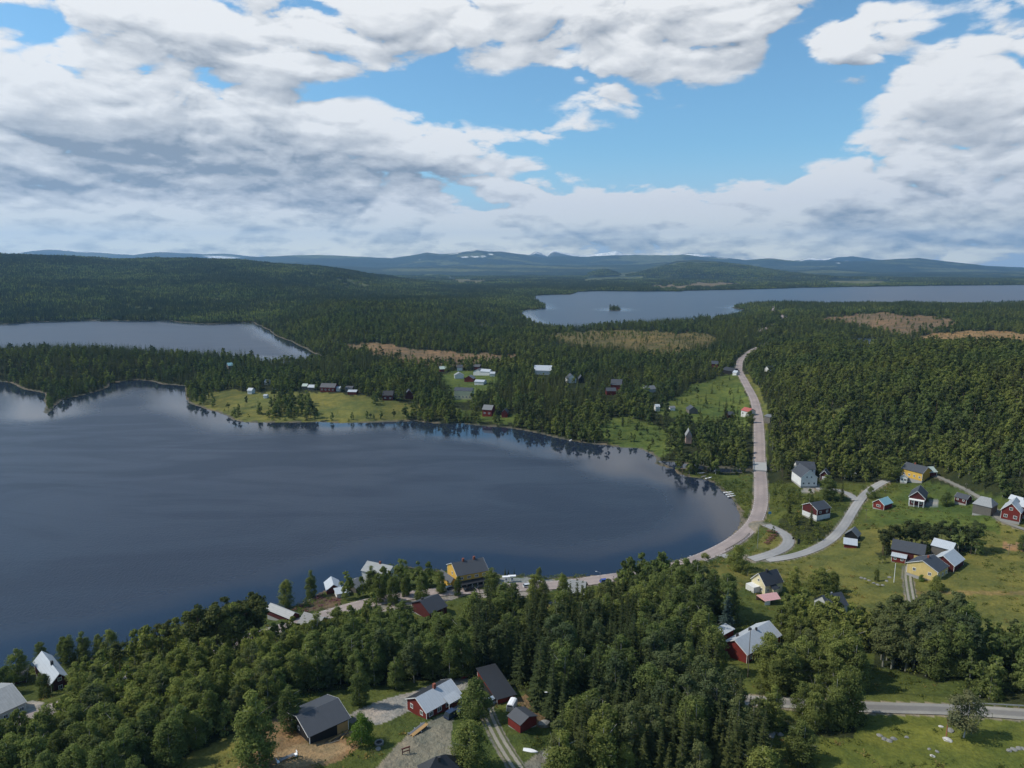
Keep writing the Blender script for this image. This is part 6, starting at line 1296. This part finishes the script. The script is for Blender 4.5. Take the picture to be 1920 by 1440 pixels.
for i, (x_, y_, s, l_) in enumerate([(1892, 1408, 1.1, 'pale boulder, left one of the row at the bottom right'), (1901, 1406, 1.2, 'pale boulder, second in the row at the bottom right'), (1910, 1404, 1.3, 'pale boulder, third in the row at the bottom right'), (1919, 1405, 1.0, 'pale boulder at the very right end of the row'), (1764, 1363, 1.0, 'small pale boulder left of the rust red pole'), (1782, 1371, 1.6, 'flat pale rock between the pole and the willow'), (1748, 1418, .9, 'whitish boulder alone in the bottom meadow'), (1742, 1405, .8, 'dull brown boulder above the lone whitish one'), (1757, 1410, .9, 'second dull boulder in the bottom meadow'), (1700, 1383, .9, 'brownish boulder left in the bottom meadow')]):
    rock(x_, y_, s * .48, M_ROCK if i not in (4, 6) else M_ROCKW, l_, seed=20 + i)
for i, (x_, y_) in enumerate([(1432, 1374), (1440, 1372), (1447, 1376), (1455, 1373), (1463, 1378), (1445, 1381), (1436, 1379)]): rock(x_, y_, .55 + .15 * (i % 3), M_ROCK, 'grey boulder in the rock heap in the clearing, %s' % ['left end', 'upper left', 'middle', 'upper right', 'right end', 'lowest', 'lower left'][i], seed=40 + i, group='rock heap in the clearing')
for i, (x_, y_) in enumerate([(1650, 1380), (1658, 1386), (1668, 1390), (1676, 1386)]): rock(x_, y_, .6, M_ROCK, 'boulder among low brush in the shaded meadow, %s of four' % ['leftmost', 'second', 'third', 'rightmost'][i], seed=60 + i, group='boulders among brush in the meadow')
for i, (x_, y_) in enumerate([(1615, 1084), (1622, 1086), (1630, 1089), (1638, 1094), (1646, 1097), (1655, 1098), (1663, 1090), (1668, 1083)]): rock(x_, y_, .6, M_ROCK, 'mossy stone in the old wall below the long barn, number %s from the left' % ['one', 'two', 'three', 'four', 'five', 'six', 'seven', 'eight'][i], seed=70 + i, group='stones of the old wall below the barn')
# tent, pumps, fence, guard rails, bridge
g_ = at(1440, 1129); e = empty('party_tent', (g_.x, g_.y, g_.z), .3, 'faded red and white party tent in front of the cream house', 'tent')
MB().prism([(-2.6, 2.0), (0, 3.4), (2.6, 2.0)], -3.4, 3.4, 'x').build('tent_roof', M_TARP, e); MB().box(-3.3, 2.5, 0, 3.3, 2.56, 2.0).build('tent_wall', M_TARP, e); MB().box(-3.3, -2.56, 0, -1, -2.5, 2.0).build('tent_wall', M_WHITE, e)
[MB().cyl((a, b, 0), (a, b, 2.0), .05, n=6).build('tent_pole', M_METAL, e) for a in (-3.3, 3.3) for b in (-2.5, 2.5)]; KEEP.append((g_.x, g_.y, 6))
for i, (x_, y_) in enumerate([(949, 1091), (960, 1089.5)]):
    g_ = at(x_, y_); e = empty('fuel_pump', (g_.x, g_.y, g_.z), .1, 'white fuel pump under its small canopy on the lake side forecourt, %s one' % ('left', 'right')[i], 'fuel pump', 'fuel pumps on the forecourt')
    MB().box(-1.6, -.7, 2.2, 1.6, .7, 2.4).build('canopy', M_WHITE, e); MB().cyl((0, 0, 0), (0, 0, 2.2), .08).build('post', M_METAL, e); MB().box(-.45, -.3, 0, .45, .3, 1.5).build('pump_body', M_WHITE, e); MB().box(-.3, -.33, .9, .3, -.30, 1.3).build('display', M_DARK, e)
def rail(pts_, label, name='guard_rail', h=.72, post=2.0, mat=None, cat='guard rail', off=0):
    Q = resample(np.array([tuple(at(*p)) for p in pts_]), post); e = empty(name, (Q[0, 0], Q[0, 1], Q[0, 2]), 0, label, cat); o = Q[0]
    m_ = MB()
    for i in range(len(Q) - 1):
        a, b = Vector(Q[i] - o), Vector(Q[i + 1] - o); up = Vector((0, 0, 1)); v = [a + up * (h - .28), b + up * (h - .28), b + up * h, a + up * h]; s = (b - a).cross(up).normalized() * .06
        m_.add([q - s for q in v] + [q + s for q in v], [(0, 1, 2, 3), (7, 6, 5, 4), (3, 2, 6, 7), (0, 4, 5, 1)])
    m_.build('rail', mat or M_METAL, e)
    me = None
    for i in range(len(Q)):
        if me is None: p_ = MB().box(-.06, -.06, -.4, .06, .06, h - .02).build('post', mat or M_METAL, e); me = p_.data
        else: p_ = link(bpy.data.objects.new('post', me), e)
        p_.location = Q[i] - o
    return e
rail([(1800, 1321), (1840, 1323), (1880, 1325), (1930, 1328), (1980, 1331)], 'grey steel guard rail along the upper road at the right')
rail([(928, 1120), (950, 1120), (980, 1122), (1004, 1122), (1020, 1120)], 'low grey fence along the near side of the shop forecourt', 'fence', 1.0, 2.5, M_GREYW, 'fence')
rail([(860, 1122), (880, 1119), (905, 1116)], 'short grey fence in front of the parked cars', 'fence', 1.0, 2.5, M_GREYW, 'fence')
rail([(1405, 1002), (1395, 1012), (1380, 1022), (1360, 1033)], 'wooden rail between the main road and the picnic lawn', 'fence', .8, 3.0, M_GREYW, 'fence')
# bridge on the main road
w, Q = ROADW['main_road']; pyb = project(Q[:, 0], Q[:, 1], Q[:, 2])[1]; ids = [i for i in range(len(Q)) if 861 < pyb[i] < 886 and Q[i, 1] > 350]
i0, i1 = min(ids), max(ids); e = empty('road_bridge', tuple(Q[(i0 + i1) // 2]), 0, 'short bridge with pale concrete deck carrying the main road over the stream', 'bridge'); o = Q[(i0 + i1) // 2]
Qb = Q[i0:i1 + 1].copy(); Qb -= o; d = Qb[-1] - Qb[0]; yawb = math.atan2(d[1], d[0]); Lb = math.hypot(d[0], d[1]); mid = (Qb[0] + Qb[-1]) / 2
M_DECK = plain('bridge_concrete', (.34, .34, .33), .85)
for nm, bx, mt in (('deck', (-Lb / 2, -w / 2 - .1, -.7, Lb / 2, w / 2 + .1, .165), M_DECK), ('kerb', (-Lb / 2, -w / 2 - .5, -.5, Lb / 2, -w / 2 - .1, .35), M_STONE), ('kerb', (-Lb / 2, w / 2 + .1, -.5, Lb / 2, w / 2 + .5, .35), M_STONE), ('railing', (-Lb / 2, -w / 2 - .45, .9, Lb / 2, -w / 2 - .35, 1.2), M_METAL), ('railing', (-Lb / 2, w / 2 + .35, .9, Lb / 2, w / 2 + .45, 1.2), M_METAL), ('abutment', (-Lb / 2 - 1, -w / 2, -5, -Lb / 2 + 1, w / 2, -.7), M_STONE), ('abutment', (Lb / 2 - 1, -w / 2, -5, Lb / 2 + 1, w / 2, -.7), M_STONE)):
    q = MB().box(*bx).build(nm, mt, e); q.location = tuple(mid); q.rotation_euler[2] = yawb
for s in (-1, 1):
    for k in range(8): q = MB().box(-.05, -.05, .3, .05, .05, .9).build('railing_post', M_METAL, e); f = -Lb / 2 + (k + .5) * Lb / 8; q.location = (mid[0] + math.cos(yawb) * f - math.sin(yawb) * s * (w / 2 + .4), mid[1] + math.sin(yawb) * f + math.cos(yawb) * s * (w / 2 + .4), mid[2]); q.rotation_euler[2] = yawb

# ================================================================== single trees one can point to
SOLO = [
    (487, 1437, 155, 'birch', 1.25, 'very tall dense birch in front of the field left of the black house'), (548, 1366, 92, 'birch', 1.2, 'slender birch with two stems behind the black house'), (678, 1393, 58, 'round', 1.0, 'round bright green tree right of the black house'),
    (893, 1346, 78, 'round2', 1.0, 'round dense tree between the red house and the carport'), (880, 1438, 103, 'birch', 1.55, 'broad drooping birch on the lawn beside the wheel tracks'), (673, 1322, 84, 'birch', 1.1, 'loose birch at the far edge of the gravel yard'), (742, 1291, 66, 'birch', 1.1, 'thin pale stemmed birch behind the gravel yard'), (776, 1280, 108, 'aspen', 1.1, 'tall white stemmed tree behind the red house roof'), (842, 1274, 96, 'birch', 1.0, 'birch with twin white stems right above the red house'),
    (1805, 1383, 96, 'willow', 1.15, 'lone silvery green willow in the bottom meadow'), (1504, 1432, 84, 'birch', 1.75, 'broad leafy tree in the shaded bottom meadow'), (1362, 1182, 82, 'blue_spruce', 1.0, 'blue grey spruce behind the small red shed'),
    (1382, 1068, 48, 'round2', 1.15, 'round dark tree at the junction of the side road'), (1322, 1062, 26, 'bush', 1.1, 'wide bush left of the round tree at the junction'), (1402, 1080, 22, 'bush', 1.0, 'bush below the round tree at the junction'), (1488, 1113, 56, 'birch', 1.2, 'birch standing in the field right of the cream house'), (1538, 1118, 62, 'birch', 1.8, 'broad dark tree behind the grey roofed house'), (1495, 1142, 30, 'round', 1.1, 'small bright green tree left of the grey roofed house'), (1560, 1108, 45, 'birch', 1.4, 'lower tree right of the broad dark tree'),
    (537, 1138, 60, 'birch', 1.15, 'lone birch on the lake shore, left of two'), (582, 1120, 54, 'birch', 1.0, 'slim birch on the lake shore beside the boathouse'), (35, 1281, 74, 'birch', 1.3, 'large birch on the shore above the small red shed'), (77, 1244, 46, 'birch', 1.2, 'small birch alone against the water at the left'), (116, 1244, 58, 'birch', 1.0, 'shore birch, first in the row of five by the left house'), (132, 1248, 64, 'birch', 1.1, 'shore birch, second in the row of five'), (160, 1246, 66, 'birch', 1.2, 'shore birch, third in the row of five'), (188, 1240, 58, 'birch', 1.0, 'shore birch, fourth in the row of five'), (211, 1238, 66, 'birch', 1.15, 'shore birch, last in the row of five'), (241, 1228, 40, 'spruce', 1.1, 'short spruce at the shore right of the birch row'), (85, 1306, 54, 'birch', 1.15, 'birch in front of the silver roofed house at the left'), (148, 1296, 62, 'birch', 1.5, 'broad tree right of the silver roofed house'), (190, 1300, 70, 'birch', 1.5, 'broad dark tree further right of the silver roofed house'), (12, 1300, 60, 'birch', 1.2, 'tree at the left edge above the pale house'), (60, 1392, 48, 'bush', 1.3, 'large rounded bush between the pale house and the wood'),
    (737, 1132, 62, 'birch', 1.0, 'birch in front of the white villa, left of three'), (760, 1118, 52, 'birch', 1.0, 'birch in front of the white villa, middle of three'), (790, 1128, 64, 'birch', 1.15, 'birch in front of the white villa, right of three'), (826, 1112, 46, 'birch', 1.0, 'birch left of the yellow annexe'), (857, 1118, 42, 'birch', 1.0, 'slim birch before the corner of the yellow building'), (924, 1126, 66, 'birch', 1.4, 'dense birch before the right end of the yellow building'), (700, 1110, 52, 'birch', 1.3, 'full birch covering the left wall of the white villa'), (712, 1128, 60, 'birch', 1.2, 'birch beside the road below the white villa'), (1003, 1128, 58, 'birch', 1.2, 'birch at the near edge of the forecourt, left of a pair'), (1022, 1130, 50, 'birch', 1.2, 'lower birch at the near edge of the forecourt'), (1055, 1130, 64, 'birch', 1.0, 'slim birch at the near edge of the forecourt, right of a pair'), (1123, 1130, 40, 'birch', 1.3, 'small birch right of the old barn'),
    (947, 1080, 17, 'spruce', 1.2, 'columnar juniper on the water side of the forecourt, left of three'), (953, 1080, 14, 'spruce', 1.2, 'columnar juniper on the water side of the forecourt, middle of three'), (964, 1080, 16, 'spruce', 1.0, 'columnar juniper on the water side of the forecourt, right of three'), (1010, 1086, 26, 'birch', 1.1, 'small tree between the main road and the water'), (758, 1066, 16, 'bush', 1.0, 'bush at the water behind the white villa'),
    (1755, 1109, 32, 'round2', 1.1, 'round bushy tree in front of the yellow house'), (1728, 1090, 14, 'round', 1.0, 'small tree against the yellow gable'), (1654, 1056, 15, 'bush', 1.0, 'small bush left of the red cottage by the barn'), (1643, 1090, 30, 'birch', .8, 'thin grey tree in the garden below the barn'), (1632, 934, 24, 'round2', .9, 'round tree beside the side road left of the green'), (1773, 948, 28, 'round2', 1.0, 'wide round tree behind the white pole'), (1672, 900, 50, 'birch', 1.8, 'big spreading tree left of the yellow villa'), (1556, 936, 52, 'birch', 1.6, 'big dark tree right of the large white house'), (1578, 940, 40, 'spruce', 1.2, 'spruce at the junction right of the large white house'), (1918, 1032, 42, 'birch', 1.5, 'tree cut by the right edge beside the farm'), (1406, 793, 24, 'round2', .95, 'round dark tree touching the main road by the white cottage'), (1480, 962, 30, 'spruce', 1.2, 'spruce on the bank left of the split level house'), (1520, 985, 44, 'spruce', 1.2, 'spruce in front of the split level house'),
    (1390, 840, 36, 'spruce', 1.3, 'dark spruce left of the main road before the bridge'), (1360, 786, 42, 'spruce', 1.5, 'big dark spruce in the field left of the white cottage'), (1462, 1200, 70, 'birch', 1.3, 'birch right behind the red gable house'), (1440, 1262, 82, 'birch', 1.5, 'leafy tree covering the right end of the red gable house'), (1405, 1358, 60, 'spruce', 1.3, 'dark spruce left of the upper road end'), (1372, 1350, 52, 'spruce', 1.3, 'spruce by the round headed lamp')]
def plant_solo():
    KN = {'birch': 'birch_tree', 'aspen': 'aspen_tree', 'round': 'round_tree', 'round2': 'round_tree', 'willow': 'willow_tree', 'blue_spruce': 'blue_spruce', 'bush': 'bush', 'spruce': 'spruce_tree'}
    for i, (px, py, hp, k, sq, lab) in enumerate(SOLO):
        g_ = at(px, py); D = math.hypot(g_.x, g_.y); h = float(z_at(px, py - hp, D)) - g_.z; cr, tr = KIND['round' if k.startswith('round') else k]
        e = empty(KN[k], (g_.x, g_.y, g_.z - .15), i * 1.7, lab, 'bush' if k == 'bush' else 'tree'); e.scale = (h * sq, h * sq, h)
        link(bpy.data.objects.new('crown', cr[1 if k == 'round2' else (0 if k == 'round' else i % len(cr))]), e); link(bpy.data.objects.new('trunk' if k != 'bush' else 'stem', tr[i % len(tr)]), e)
        KEEP.append((g_.x, g_.y, 2.0 + h * sq * .10))
plant_solo()
plant()
undergrowth()
